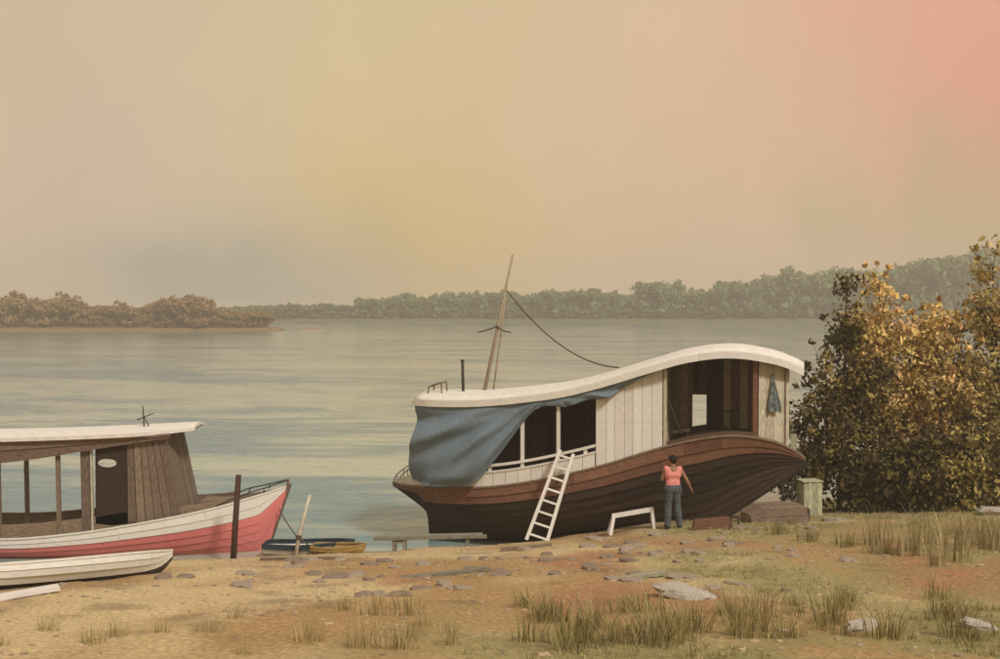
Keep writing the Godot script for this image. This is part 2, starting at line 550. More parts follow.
func river_boat() -> Node3D:
	var o := thing("river_boat", "long brown wooden river boat with white curved roof hauled up the beach", "boat", Vector3(-2.84, 0, -29.0), RIVER_TURN)
	var us := span(0.0, 0.9, 6) + [0.97, 1.04, 1.12, 1.25] + span(1.5, 10.5, 36) + [10.62, 10.71]
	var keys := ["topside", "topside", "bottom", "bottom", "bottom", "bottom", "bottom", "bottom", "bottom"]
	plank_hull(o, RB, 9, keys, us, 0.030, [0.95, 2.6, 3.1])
	var st := flat()
	var keel := []
	for u in [1.14, 2.5, 4.0, 6.0, 7.5, 8.3, 8.6, 9.5, 10.4, 10.74]:
		var y := cv(RB.k, u)
		keel.append([Vector3(u, y + 0.06, -0.05), Vector3(u, y + 0.06, 0.05), Vector3(u + (0.06 if u > 8.4 else 0.0), y - 0.07, 0.05), Vector3(u + (0.06 if u > 8.4 else 0.0), y - 0.07, -0.05)])
	loft(st, keel)
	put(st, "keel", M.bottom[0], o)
	st = flat()
	bar(st, Vector3(1.06, -0.18, 0), Vector3(0.97, 0.75, 0), 0.10, 0.14)
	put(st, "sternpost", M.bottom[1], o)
	st = flat()
	deck(st, us, RB, 0.05, 0.05)
	put(st, "deck", M.brown_x[1], o)
	# rubbing rail under the gunwale, and capping on top of it
	for side in [-1.0, 1.0]:
		st = flat()
		follow(st, us, func(u): return cv(RB.b, u) + 0.045, func(u): return cv(RB.g, u) - 0.01, func(u): return cv(RB.g, u) + 0.035, 0.10, side)
		put(st, "gunwale_capping", M.brown_x[2], o)
	var wall_v := func(u): return cv(RB.b, u) - 0.07
	# white bulwark boards, rail and stanchions amidships
	for side in [-1.0, 1.0]:
		var u := 1.2
		while u < 5.70:
			var w := minf(rng.randf_range(0.29, 0.35), 5.74 - u)
			st = flat()
			follow(st, [u + 0.006, u + w - 0.006], func(q): return cv(RB.b, q) + 0.01, func(q): return cv(RB.g, q) + 0.036, func(q): return cv(RB.g, q) + 0.36 + 0.004 * sin(q * 40.0), 0.03, side)
			put(st, "bulwark_board", pick("white"), o)
			u += w
		st = flat()
		follow(st, span(1.2, 5.74, 12), func(q): return cv(RB.b, q) + 0.03, func(q): return cv(RB.g, q) + 0.362, func(q): return cv(RB.g, q) + 0.405, 0.09, side)
		put(st, "bulwark_capping", M.white_x[1], o)
		st = flat()
		follow(st, span(1.1, 5.74, 12), func(q): return cv(RB.b, q) + 0.01, func(q): return cv(RB.g, q) + 0.51, func(q): return cv(RB.g, q) + 0.575, 0.06, side)
		put(st, "hand_rail", M.white_x[2], o)
		for q in [1.2, 2.3, 3.05, 3.9, 4.82, 5.5]:
			var full: bool = q in [1.2, 2.3, 3.9, 4.82]
			var v := cv(RB.b, q) - 0.055
			var yb := cv(RB.g, q)
			st = flat()
			var top := cv(ROOF_Y, q) + 0.03 if full else yb + 0.52
			bar(st, Vector3(q, yb, side * v), Vector3(q, top, side * v), 0.085, 0.07)
			put(st, "roof_post" if full else "stanchion", pick("white"), o)
	# low stern guard: a white panel and bent rails round the end
	for side in [-1.0, 1.0]:
		st = flat()
		follow(st, [0.04, 0.2, 0.45, 0.8, 1.17], func(q): return cv(RB.b, q) - 0.02, func(q): return cv(RB.g, q) + 0.035, func(q): return cv(RB.g, q) + 0.06 + 0.30 * smoothstep(0.0, 1.0, q), 0.03, side)
		put(st, "stern_guard", M.white[1], o)
		st = soft()
		var pts := []
		for i in 9:
			var q := lerpf(0.03, 1.15, i / 8.0)
			pts.append(Vector3(q, cv(RB.g, q) + 0.08 + 0.66 * pow(i / 8.0, 0.7), side * (cv(RB.b, q) - 0.03)))
		tube(st, pts, 0.022, 0.022)
		put(st, "stern_rail", M.white_x[0], o)
		for q in [0.2, 0.5]:
			st = soft()
			var i: float = (q - 0.03) / 1.12
			tube(st, [Vector3(q, cv(RB.g, q) + 0.03, side * (cv(RB.b, q) - 0.03)), Vector3(q, cv(RB.g, q) + 0.08 + 0.66 * pow(i, 0.7), side * (cv(RB.b, q) - 0.03))], 0.018, 0.018)
			put(st, "rail_support", M.white_x[1], o)
	# white boarded cabin side
	for side in [-1.0, 1.0]:
		var u := 5.75
		while u < 7.30:
			var w := minf(rng.randf_range(0.20, 0.29), 7.36 - u)
			if 7.36 - u - w < 0.1: w = 7.36 - u
			var a := u + 0.004
			var b := u + w - 0.004
			var off := rng.randf_range(0.0, 0.012)
			vertical_board(o, "white", "wall_board", Vector3(a, cv(RB.g, a) + 0.03, side * (wall_v.call(a) + off)), Vector3(b, cv(RB.g, b) + 0.03, side * (wall_v.call(b) + off)),
				Vector3(a, cv(ROOF_Y, a) + 0.03, side * (wall_v.call(a) + off)), Vector3(b, cv(ROOF_Y, b) + 0.03, side * (wall_v.call(b) + off)), Vector3(0, 0, -side))
			u += w
	# dark boarding inside: far side of the saloon and of the wheelhouse, with one open window
	var u := 2.4
	var lap := 0.0
	while u < 9.75:
		var w := rng.randf_range(0.17, 0.24)
		if u < 5.75 and u + w > 5.75: w = 5.75 - u
		if u >= 5.75 and u < 7.37: u = 7.37
		if u < 7.85 and u + w > 7.78: w = 7.85 - u
		if u >= 7.85 and u < 8.24 and u + w > 8.16: w = 8.24 - u
		var a := u - 0.012
		var b := u + w + 0.012
		lap = 0.012 - lap
		var va: float = -(wall_v.call(a) as float) + 0.02 + lap
		var vb: float = -(wall_v.call(b) as float) + 0.02 + lap
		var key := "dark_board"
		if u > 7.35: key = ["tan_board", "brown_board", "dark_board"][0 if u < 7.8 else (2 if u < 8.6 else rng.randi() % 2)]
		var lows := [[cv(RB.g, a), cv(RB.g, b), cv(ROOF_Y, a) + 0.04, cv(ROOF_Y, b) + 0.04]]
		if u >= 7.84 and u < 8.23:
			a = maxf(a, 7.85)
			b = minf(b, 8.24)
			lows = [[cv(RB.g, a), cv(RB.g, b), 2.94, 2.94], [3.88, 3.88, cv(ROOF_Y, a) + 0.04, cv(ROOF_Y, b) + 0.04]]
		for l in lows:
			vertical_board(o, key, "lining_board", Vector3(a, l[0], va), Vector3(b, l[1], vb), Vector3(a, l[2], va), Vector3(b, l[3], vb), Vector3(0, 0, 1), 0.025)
		u += w
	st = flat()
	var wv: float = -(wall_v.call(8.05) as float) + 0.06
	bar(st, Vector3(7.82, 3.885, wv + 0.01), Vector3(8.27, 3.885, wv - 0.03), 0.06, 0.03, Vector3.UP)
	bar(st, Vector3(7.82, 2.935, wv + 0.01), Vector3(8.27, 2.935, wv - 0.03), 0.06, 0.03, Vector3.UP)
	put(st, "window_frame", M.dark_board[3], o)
	# bulkheads across
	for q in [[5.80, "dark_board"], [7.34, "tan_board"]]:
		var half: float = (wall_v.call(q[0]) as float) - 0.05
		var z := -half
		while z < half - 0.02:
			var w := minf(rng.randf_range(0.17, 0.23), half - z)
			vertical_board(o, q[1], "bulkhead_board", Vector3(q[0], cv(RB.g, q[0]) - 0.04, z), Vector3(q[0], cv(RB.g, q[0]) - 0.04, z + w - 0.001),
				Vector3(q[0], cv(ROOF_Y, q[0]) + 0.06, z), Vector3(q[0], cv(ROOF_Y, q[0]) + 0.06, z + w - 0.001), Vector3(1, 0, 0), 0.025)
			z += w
	# wheelhouse: corner post, mid post, pale boarded bow corner
	for p in [[7.42, "pale_y", 0.075], [9.52, "topside", 0.11], [10.22, "brown_board", 0.05]]:
		for side in [-1.0, 1.0]:
			var v: float = wall_v.call(p[0])
			st = flat()
			bar(st, Vector3(p[0], cv(RB.g, p[0]) - 0.02, side * v), Vector3(p[0], cv(ROOF_Y, p[0]) + 0.05, side * v), p[2], p[2])
			put(st, "corner_post", pick(p[1]), o)
	for side in [-1.0, 1.0]:
		var q := 9.60
		while q < 10.14:
			var a := q
			var b := q + 0.175
			vertical_board(o, "pale_y", "panel_board", Vector3(a, cv(RB.g, a) + 0.03, side * wall_v.call(a)), Vector3(b, cv(RB.g, b) + 0.03, side * wall_v.call(b)),
				Vector3(a, cv(ROOF_Y, a) + 0.03, side * wall_v.call(a)), Vector3(b, cv(ROOF_Y, b) + 0.03, side * wall_v.call(b)), Vector3(0, 0, -side), 0.025)
			q += 0.18
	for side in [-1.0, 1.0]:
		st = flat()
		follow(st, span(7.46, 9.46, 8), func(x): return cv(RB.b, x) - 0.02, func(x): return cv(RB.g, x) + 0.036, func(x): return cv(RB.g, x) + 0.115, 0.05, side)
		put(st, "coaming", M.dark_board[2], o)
	# steering stand and a bench against the lining
	st = flat()
	bar(st, Vector3(8.9, 2.95, -0.35), Vector3(8.9, 3.52, -0.35), 0.05, 0.05)
	bar(st, Vector3(8.66, 3.48, -0.35), Vector3(9.12, 3.58, -0.35), 0.05, 0.05, Vector3.UP)
	put(st, "steering_stand", M.iron, o)
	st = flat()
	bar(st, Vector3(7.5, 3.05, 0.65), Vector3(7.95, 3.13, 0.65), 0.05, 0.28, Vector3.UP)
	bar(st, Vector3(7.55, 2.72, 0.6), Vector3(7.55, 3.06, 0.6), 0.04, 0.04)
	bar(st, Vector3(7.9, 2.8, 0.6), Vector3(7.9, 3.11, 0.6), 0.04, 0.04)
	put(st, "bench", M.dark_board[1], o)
	st = flat()
	bar(st, Vector3(10.42, 2.62, 0.0), Vector3(10.42, 3.02, 0.0), 0.15, 0.15)
	put(st, "mooring_bitt", M.green_y[2], o)
	# roof
	var ru := span(0.95, 10.4, 38) + [10.5, 10.6, 10.66]
	st = soft()
	roof_shell(st, ru, ROOF_R, ROOF_Y, 0.135, 0.05, 0.13)
	var top_part := put(st, "roof", M.canvas, o)
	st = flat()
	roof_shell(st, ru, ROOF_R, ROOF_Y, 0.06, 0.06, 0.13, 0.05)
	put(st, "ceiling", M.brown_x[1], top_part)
	for side in [-1.0, 1.0]:
		for k in 4:
			var a := lerpf(0.95, 10.66, k / 4.0)
			var b := lerpf(0.95, 10.66, (k + 1) / 4.0) - 0.006
			st = flat()
			follow(st, span(a, b, 12), func(x): return cv(ROOF_R, x) + 0.03, func(x): return cv(ROOF_Y, x), func(x): return cv(ROOF_Y, x) + 0.165, 0.04, side)
			put(st, "fascia_board", M.white_x[(k + 1) % 4], top_part)
	st = flat()
	box(st, Vector3(0.90, 3.615, -1.2), Vector3(0.945, 3.80, 1.2))
	put(st, "end_fascia", M.white[2], top_part)
	# on the roof: mast with a raking brace, crossarm, stay; stove pipe; hatch frame
	var top := Vector3(3.30, 7.52, 0.05)
	var foot := Vector3(2.50, 3.78, 0.05)
	st = soft()
	tube(st, [foot, foot.lerp(top, 0.5), top], 0.055, 0.03, 9)
	var mast := put(st, "mast", M.mast, o)
	st = soft()
	tube(st, [Vector3(2.74, 3.78, 0.0), foot.lerp(top, 0.72) + Vector3(0.03, 0, -0.03)], 0.026, 0.022)
	put(st, "mast_brace", M.mast, mast)
	st = soft()
	var arm := foot.lerp(top, 0.46)
	tube(st, [arm + Vector3(-0.50, -0.02, 0.06), arm + Vector3(-0.2, 0.05, 0.06), arm + Vector3(0.0, 0.14, 0.06)], 0.016, 0.02)
	tube(st, [arm + Vector3(0.0, 0.14, 0.06), arm + Vector3(0.2, 0.02, 0.06), arm + Vector3(0.40, -0.02, 0.06)], 0.02, 0.016)
	put(st, "crossarm", M.iron, mast)
	st = soft()
	var s0 := foot.lerp(top, 0.76)
	var stay := []
	for i in 19:
		var t := i / 18.0
		var e := Vector3(6.15, 4.62, 0.3)
		stay.append(Vector3(lerpf(s0.x, e.x, t), lerpf(s0.y, e.y, 1.0 - pow(1.0 - t, 1.9)), lerpf(s0.z, e.z, t)))
	tube(st, stay, 0.020, 0.020, 5)
	put(st, "stay_rope", M.rope, mast)
	st = soft()
	tube(st, [Vector3(2.02, 3.85, 0.3), Vector3(2.0, 4.72, 0.3)], 0.04, 0.04, 9)
	tube(st, [Vector3(2.0, 4.72, 0.3), Vector3(2.0, 4.76, 0.3)], 0.055, 0.055, 9)
	put(st, "stove_pipe", M.iron, top_part)
	st = flat()
	for zz in [0.25, 0.7]:
		tube(st, [Vector3(1.18, 3.86, zz), Vector3(1.20, 4.06, zz), Vector3(1.35, 4.12, zz), Vector3(1.54, 4.18, zz), Vector3(1.56, 3.87, zz)], 0.02, 0.02, 6)
	bar(st, Vector3(1.22, 4.06, 0.24), Vector3(1.22, 4.06, 0.71), 0.04, 0.03)
	bar(st, Vector3(1.53, 4.16, 0.24), Vector3(1.53, 4.16, 0.71), 0.04, 0.03)
	put(st, "roof_frame", M.brown_x[0], top_part)
	return o

# the blue sheet hung along the near roof edge and drawn aside, thinning to a swag
func tarpaulin(boat: Node3D) -> void:
	var o := thing("tarpaulin", "faded blue tarpaulin hanging in folds from the roof edge over the boat's stern", "tarpaulin", boat.position, RIVER_TURN)
	var drop := [[0.98, 1.94], [1.4, 2.0], [2.0, 2.02], [2.5, 1.98], [2.8, 1.82], [3.1, 1.50], [3.5, 1.02], [3.9, 0.55], [4.2, 0.24], [4.5, 0.17], [5.0, 0.26], [5.5, 0.23], [6.0, 0.30], [6.35, 0.22], [6.8, 0.09], [7.25, 0.04]]
	var st := soft()
	var us := span(0.98, 4.3, 66) + span(4.36, 7.25, 36)
	var rows := 28
	var grid := []
	for side in [0.0, 0.008]:
		var g := []
		for u in us:
			var col := []
			var len := cv(drop, u)
			for j in rows + 1:
				var t := float(j) / rows
				var y := t * len
				# folds run from the gathered upper corner down to the free lower edge
				var ang := atan2(y + 0.25, 4.55 - u)
				var rad := Vector2(y, 4.55 - u).length()
				var amp := (0.03 + 0.115 * smoothstep(0.2, 2.4, rad)) * smoothstep(0.0, 0.30, y)
				var f := (1.0 - 2.0 * absf(sin(ang * 11.0 + sin(rad * 1.3) * 0.6))) * 0.7 + sin(ang * 31.0 + rad * 1.5) * 0.36 + sin(ang * 13.0 - rad * 0.7) * 0.3
				var belly := 0.20 * sin(minf(t, 1.0) * PI * 0.8) * smoothstep(0.5, 1.6, len) + 0.10 * t * smoothstep(1.2, 1.9, len)
				var tuck := -0.10 * smoothstep(0.88, 1.0, t) * smoothstep(1.2, 1.9, len)
				var v: float = cv(ROOF_R, u) - 0.05 + belly + amp * f + tuck + side
				if len < 0.5: v += 0.03 * sin(t * PI) + 0.015 * sin(u * 9.0 + t * 3.0)
				var du := 0.06 * sin(y * 3.1) * smoothstep(1.6, 0.98, u) - 0.05 * smoothstep(1.5, 0.98, u) * t
				col.append(Vector3(u + du, cv(ROOF_Y, u) + 0.02 - y + 0.01 * sin(u * 7.0), v))
			g.append(col)
		grid.append(g)
	for g in grid:
		for i in us.size() - 1:
			for j in rows:
				if g == grid[0]: quad(st, g[i][j], g[i][j + 1], g[i + 1][j + 1], g[i + 1][j])
				else: quad(st, g[i][j], g[i + 1][j], g[i + 1][j + 1], g[i][j + 1])
	put(st, "sheet", M.tarp, o)
	# hem rope along the free lower edge
	st = soft()
	var pts := []
	for i in us.size():
		if us[i] < 4.4: pts.append(grid[1][i][rows])
	tube(st, pts, 0.013, 0.013, 5)
	put(st, "hem", M.tarp, o)

func hung_cloth(boat: Node3D) -> void:
	var o := thing("hanging_cloth", "small grey cloth hanging by one corner from the boat's pale front panel", "cloth", boat.position, RIVER_TURN)
	var st := soft()
	var w := [[0.0, 0.01], [0.25, 0.05], [0.5, 0.09], [0.8, 0.15], [1.0, 0.14]]
	var g := []
	for j in 13:
		var t := j / 12.0
		var row := []
		for i in 9:
			var s := i / 4.0 - 1.0
			row.append(Vector3(9.93 + 0.05 * t + s * cv(w, t), 4.52 - 0.88 * t - 0.05 * absf(s) * t, 0.56 + 0.03 * sin(s * 7.0) * t + 0.04 * t - 0.36 * (s * cv(w, t) + 0.05 * t)))
		g.append(row)
	for off in [0.0, 0.006]:
		for j in 12:
			for i in 8:
				var z := Vector3(0, 0, off)
				quad(st, g[j][i] + z, g[j + 1][i] + z, g[j + 1][i + 1] + z, g[j][i + 1] + z)
	put(st, "cloth", M.grey_cloth, o)
	st = flat()
	bar(st, Vector3(9.92, 4.50, 0.49), Vector3(9.93, 4.535, 0.60), 0.02, 0.02)
	put(st, "peg", M.iron, o)

func boat_pole(boat: Node3D) -> void:
	var o := thing("boat_pole", "thin dark pole leaning inside the wheelhouse against the boarded bulkhead", "pole", boat.position, RIVER_TURN)
	var st := soft()
	tube(st, [Vector3(7.86, 2.84, 0.95), Vector3(7.395, 4.05, 0.95)], 0.018, 0.014)
	put(st, "shaft", M.iron, o)

var RED := {
	"b": [[0.0, 0.80], [1.0, 1.0], [3.0, 1.15], [6.0, 1.06], [7.5, 0.70], [8.4, 0.26], [8.8, 0.05]],
	"g": [[0.0, 0.52], [2.2, 0.50], [4.0, 0.66], [5.3, 0.86], [7.0, 1.16], [8.1, 1.42], [8.8, 1.60]],
	"k": [[0.0, -0.25], [7.0, -0.36], [8.05, -0.34], [8.2, -0.26], [8.8, 1.42]],
	"p": [[0.0, 3.2], [5.0, 3.0], [7.5, 2.0], [8.8, 1.2]]}
var RED_R := [[0.0, 1.05], [5.2, 1.05], [6.1, 0.88], [6.62, 0.50]]
var RED_Y := [[0.0, 2.86], [2.2, 2.88], [5.0, 2.98], [6.62, 3.09]]

func red_boat() -> void:
	var o := thing("red_boat", "red hulled wooden boat with white upper planks and brown raked wheelhouse", "boat", Vector3(-14.2, 0, -27.0), 0.0)
	var us := span(0.0, 8.0, 26) + [8.1, 8.2, 8.3, 8.45, 8.6, 8.72, 8.8]
	plank_hull(o, RED, 8, ["white_x", "white_x", "red", "red", "red", "red", "red", "red"], us, 0.016, [3.4, 2.9])
	var st := flat()
	deck(st, us, RED, 0.06, 0.05)
	put(st, "deck", M.brown_x[1], o)
	st = flat()
	bar(st, Vector3(8.18, -0.35, 0), Vector3(8.88, 1.68, 0), 0.07, 0.11, Vector3(0, 0, 1))
	put(st, "stem", M.brown_x[0], o)
	st = flat()
	bar(st, Vector3(0.0, 0.52, 0), Vector3(0.0, -0.2, 0), 1.6, 0.05, Vector3(0, 0, 1))
	put(st, "transom", M.red[1], o)
	for side in [-1.0, 1.0]:
		st = flat()
		follow(st, us, func(u): return cv(RED.b, u) + 0.035, func(u): return cv(RED.g, u) - 0.005, func(u): return cv(RED.g, u) + 0.03, 0.08, side)
		put(st, "gunwale_capping", M.white_x[3], o)
		st = flat()
		follow(st, span(0.1, 7.5, 20), func(u): return minf(0.80, cv(RED.b, u) - 0.16), func(u): return cv(RED.g, u) - 0.07, func(u): return cv(RED.g, u) + 0.30 - 0.16 * smoothstep(5.3, 7.5, u), 0.05, side)
		put(st, "coaming", pick("brown_x"), o)
	# wheelhouse, raked forward face
	for side in [-1.0, 1.0]:
		for i in 6:
			var f0 := i / 6.0
			var f1 := (i + 1) / 6.0 - 0.018
			var off := rng.randf_range(0.0, 0.014)
			var a := Vector3(lerpf(5.08, 6.42, f0), cv(RED.g, 5.6) - 0.06, side * (0.84 + off))
			var b := Vector3(lerpf(5.08, 6.42, f1), cv(RED.g, 5.9) - 0.06, side * (0.84 + off))
			vertical_board(o, "brown_board", "wheelhouse_board", a, b, Vector3(lerpf(5.06, 5.98, f0), 3.0, side * (0.80 + off)), Vector3(lerpf(5.06, 5.98, f1), 3.0, side * (0.80 + off)), Vector3(0, 0, -side))
	for side in [-1.0, 1.0]:
		vertical_board(o, "bottom", "dark_gap_backing", Vector3(5.10, 0.80, side * 0.80), Vector3(6.38, 0.86, side * 0.80), Vector3(5.08, 2.98, side * 0.765), Vector3(5.95, 2.98, side * 0.765), Vector3(0, 0, -side), 0.02)  # dark sheet added so the gaps between boards read as shaded grooves
	for i in 7:
		var z0 := lerpf(-0.80, 0.80, i / 7.0)
		var z1 := lerpf(-0.80, 0.80, (i + 1) / 7.0) - 0.006
		vertical_board(o, "brown_board", "front_board", Vector3(6.40, 0.95, z0), Vector3(6.40, 0.95, z1), Vector3(5.95, 3.02, z0), Vector3(5.95, 3.02, z1), Vector3(-1, 0, 0))
	st = flat()
	roof_shell(st, span(0.0, 6.0, 14) + [6.2, 6.35, 6.5, 6.62], RED_R, RED_Y, 0.0, 0.09, 0.07)
	var top_part := put(st, "roof", M.canvas, o)
	# dark panel in place of the dark doorway, oval hole cut through, near side
	for side in [1.0]:
		st = flat()
		var rim := []
		var edge := []
		for i in 24:
			var a := TAU * i / 24.0
			rim.append(Vector2(4.56 + 0.235 * cos(a), 2.32 + 0.105 * sin(a)))
			var c := Vector2(cos(a), sin(a))
			var k := minf(0.40 / maxf(absf(c.x), 0.001), (0.56 if c.y > 0 else 1.54) / maxf(absf(c.y), 0.001))
			edge.append(Vector2(4.67, 2.32) + c * k)
		for z in [0.80, 0.76]:
			for i in 24:
				var k := (i + 1) % 24
				quad(st, Vector3(rim[i].x, rim[i].y, side * z), Vector3(edge[i].x, edge[i].y, side * z), Vector3(edge[k].x, edge[k].y, side * z), Vector3(rim[k].x, rim[k].y, side * z))
		for i in 24:
			var k := (i + 1) % 24
			quad(st, Vector3(rim[i].x, rim[i].y, side * 0.80), Vector3(rim[k].x, rim[k].y, side * 0.80), Vector3(rim[k].x, rim[k].y, side * 0.76), Vector3(rim[i].x, rim[i].y, side * 0.76))
			quad(st, Vector3(edge[i].x, edge[i].y, side * 0.80), Vector3(edge[k].x, edge[k].y, side * 0.80), Vector3(edge[k].x, edge[k].y, side * 0.76), Vector3(edge[i].x, edge[i].y, side * 0.76))
		put(st, "doorway_panel", M.bottom[0], o)
	for side in [1.0, -1.0]:
		for p in [[4.20, "pale_y", 0.05, 0.80], [4.04, "brown_board", 0.20, 0.78], [3.37, "brown_board", 0.10, 0.78], [1.9, "brown_board", 0.10, 0.78], [0.4, "brown_board", 0.10, 0.78]]:
			if side < 0 and p[0] > 4.0: continue
			st = flat()
			bar(st, Vector3(p[0], cv(RED.g, p[0]) - 0.06, side * p[3]), Vector3(p[0] - 0.03, 2.95, side * p[3]), p[2], 0.07)
			put(st, "roof_post", pick(p[1]), o)
		# two brown boards added below the roof edge, standing in for its underside
		for k in 2:
			st = flat()
			follow(st, span(0.0, 6.15, 16), func(u): return 0.94 + 0.03 * k, func(u): return cv(RED_Y, u) - lerpf(0.58, 0.10, smoothstep(1.0, 6.6, u)) * (1.0 if k == 0 else 0.42), func(u): return cv(RED_Y, u) + 0.01, 0.025, side)
			put(st, "underside_stand_in", M.brown_x[k], top_part)
	# aerial frame on the roof
	st = soft()
	var a := Vector3(5.28, 3.05, 0.2)
	tube(st, [a, a + Vector3(-0.03, 0.62, 0)], 0.018, 0.014, 6)
	tube(st, [a + Vector3(0.16, 0, 0), a + Vector3(-0.02, 0.40, 0)], 0.014, 0.014, 6)
	tube(st, [a + Vector3(-0.18, 0.27, 0), a + Vector3(0.24, 0.44, 0)], 0.016, 0.012, 6)
	put(st, "aerial", M.iron, top_part)
	# bow guard rails
	for side in [-1.0, 1.0]:
		st = soft()
		tube(st, [Vector3(7.2, 1.24, side * 0.74), Vector3(7.7, 1.46, side * 0.6), Vector3(8.3, 1.62, side * 0.34), Vector3(8.84, 1.78, side * 0.06)], 0.018, 0.018, 6)
		tube(st, [Vector3(7.7, 1.32, side * 0.58), Vector3(7.75, 1.48, side * 0.58)], 0.016, 0.016, 6)
		tube(st, [Vector3(8.3, 1.46, side * 0.30), Vector3(8.3, 1.62, side * 0.34)], 0.016, 0.016, 6)
		put(st, "bow_rail", M.iron, o)
	st = flat()
	box(st, Vector3(6.7, 1.06, -0.32), Vector3(7.5, 1.30, 0.32))
	put(st, "fore_hatch", M.brown_x[2], o)
	st = flat()
	bar(st, Vector3(8.84, 1.62, 0), Vector3(8.84, 1.80, 0), 0.06, 0.06)
	put(st, "stem_head", M.brown_x[1], o)

func rowing_boat(called: String, label: String, at: Vector3, turn: float, roll: float, L: float, beam: float, h: float, rise: float, keys: Array, inner: String, pitch := 0.0, upturned := false) -> Node3D:
	var o := thing(called, label, "dinghy", at, turn)
	var s := {
		"b": [[0.0, beam * 0.36], [L * 0.2, beam * 0.46], [L * 0.5, beam * 0.5], [L * 0.78, beam * 0.36], [L * 0.94, beam * 0.13], [L, 0.02]],
		"g": [[0.0, h + rise * 0.3], [L * 0.4, h], [L, h + rise]],
		"k": [[0.0, 0.04], [L * 0.3, 0.0], [L * 0.82, 0.02], [L * 0.93, h * 0.3], [L, h * 0.75 + rise * 0.5]],
		"p": [[0.0, 2.6], [L * 0.6, 2.4], [L, 1.3]]}
	if upturned:
		o.rotation = Vector3(PI + roll, turn, pitch)
	else:
		o.rotation = Vector3(roll, turn, pitch)
	var us := span(0.0, L * 0.88, 14) + [L * 0.92, L * 0.96, L]
	plank_hull(o, s, keys.size(), keys, us, 0.012, [L * 2.0])
	var st := flat()
	var tr := []
	for i in 9: tr.append(section(s, 0.0, i / 8.0))
	for i in 8:
		quad(st, Vector3(-0.012, tr[i].y, tr[i].x), Vector3(-0.012, tr[i + 1].y, tr[i + 1].x), Vector3(-0.012, tr[i + 1].y, -tr[i + 1].x), Vector3(-0.012, tr[i].y, -tr[i].x))
		quad(st, Vector3(0.02, tr[i].y, tr[i].x), Vector3(0.02, tr[i + 1].y, tr[i + 1].x), Vector3(0.02, tr[i + 1].y, -tr[i + 1].x), Vector3(0.02, tr[i].y, -tr[i].x))
	put(st, "transom", pick(keys[0]), o)
	for side in [-1.0, 1.0]:
		st = flat()
		follow(st, us, func(u): return cv(s.b, u) + 0.022, func(u): return cv(s.g, u) - 0.015, func(u): return cv(s.g, u) + 0.02, 0.055, side)
		put(st, "gunwale", pick(keys[0]), o)
	for q in [0.25, 0.52, 0.76]:
		var w := section(s, L * q, 0.42).x - 0.03
		st = flat()
		box(st, Vector3(L * q - 0.10, h * 0.66, -w), Vector3(L * q + 0.10, h * 0.72, w))
		put(st, "thwart", pick(inner), o)
	st = flat()
	deck(st, span(0.03, L * 0.85, 8), {"b": [[0.0, beam * 0.25], [L * 0.5, beam * 0.38], [L * 0.85, beam * 0.08]], "g": [[0.0, h * 0.22], [L, h * 0.22]]}, 0.0, 0.02)
	put(st, "bottom_boards", pick(inner), o)
	return o

# ---------------------------------------------------------------- things on the beach
func ladder() -> void:
	var foot := on_ground(0.86, 25.45, -0.03)
	var head := Vector3(1.63, 2.62, -26.02)
	var o := thing("ladder", "white wooden ladder leaning against the brown boat's side", "ladder", foot)
	var d := head - foot
	var across := Vector3(0.96, 0.0, 0.26).normalized()
	across = (across - d.normalized() * across.dot(d.normalized())).normalized()
	for s in [-1.0, 1.0]:
		var st := flat()
		bar(st, across * s * 0.25, d + across * s * 0.17, 0.075, 0.06, across)
		put(st, "stile", M.white[1 + int(s > 0)], o)
	for i in 8:
		var t := (i + 0.55) / 8.0
		var w := lerpf(0.26, 0.17, t)
		var st := flat()
		bar(st, d * t - across * w, d * t + across * w, 0.05, 0.035, d)
		put(st, "rung", pick("white_x"), o)

func trestle() -> void:
	var o := thing("trestle", "low white painted trestle standing beside the dark hull", "trestle", on_ground(3.14, 25.55), 0.05)
	var st := flat()
	bar(st, Vector3(-0.46, 0.37, 0), Vector3(0.54, 0.53, 0), 0.10, 0.075, Vector3.UP)
	put(st, "beam", M.white_x[2], o)
	for e in [[-0.42, 0.38], [0.50, 0.52]]:
		for s in [-1.0, 1.0]:
			st = flat()
			bar(st, Vector3(e[0] - (0.10 if e[0] < 0 else -0.05), -0.06, s * 0.17), Vector3(e[0], e[1], s * 0.03), 0.075, 0.05)
			put(st, "leg", pick("white"), o)

func landing_plank() -> void:
	var o := thing("landing_plank", "weathered grey plank laid on short posts at the water's edge", "plank walkway", Vector3(-2.05, 0.07, -26.3), 0.03)
	for k in 2:
		var st := flat()
		bar(st, Vector3(-1.05, 0.40, 0.12 - 0.2 * k), Vector3(1.72 - 0.1 * k, 0.44, 0.12 - 0.2 * k), 0.185, 0.06, Vector3(0, 0, 1))
		put(st, "plank", pick("grey_x"), o)
	for x in [-0.55, -0.30, 1.25]:
		for z in [0.13, -0.12]:
			var st := flat()
			bar(st, Vector3(x, -0.35, z), Vector3(x, 0.375, z), 0.085, 0.085)
			put(st, "post", pick("grey_x"), o)
	var st2 := flat()
	bar(st2, Vector3(-0.6, 0.33, 0.02), Vector3(-0.25, 0.335, 0.02), 0.07, 0.30, Vector3.UP)
	put(st2, "cross_beam", M.grey_x[0], o)

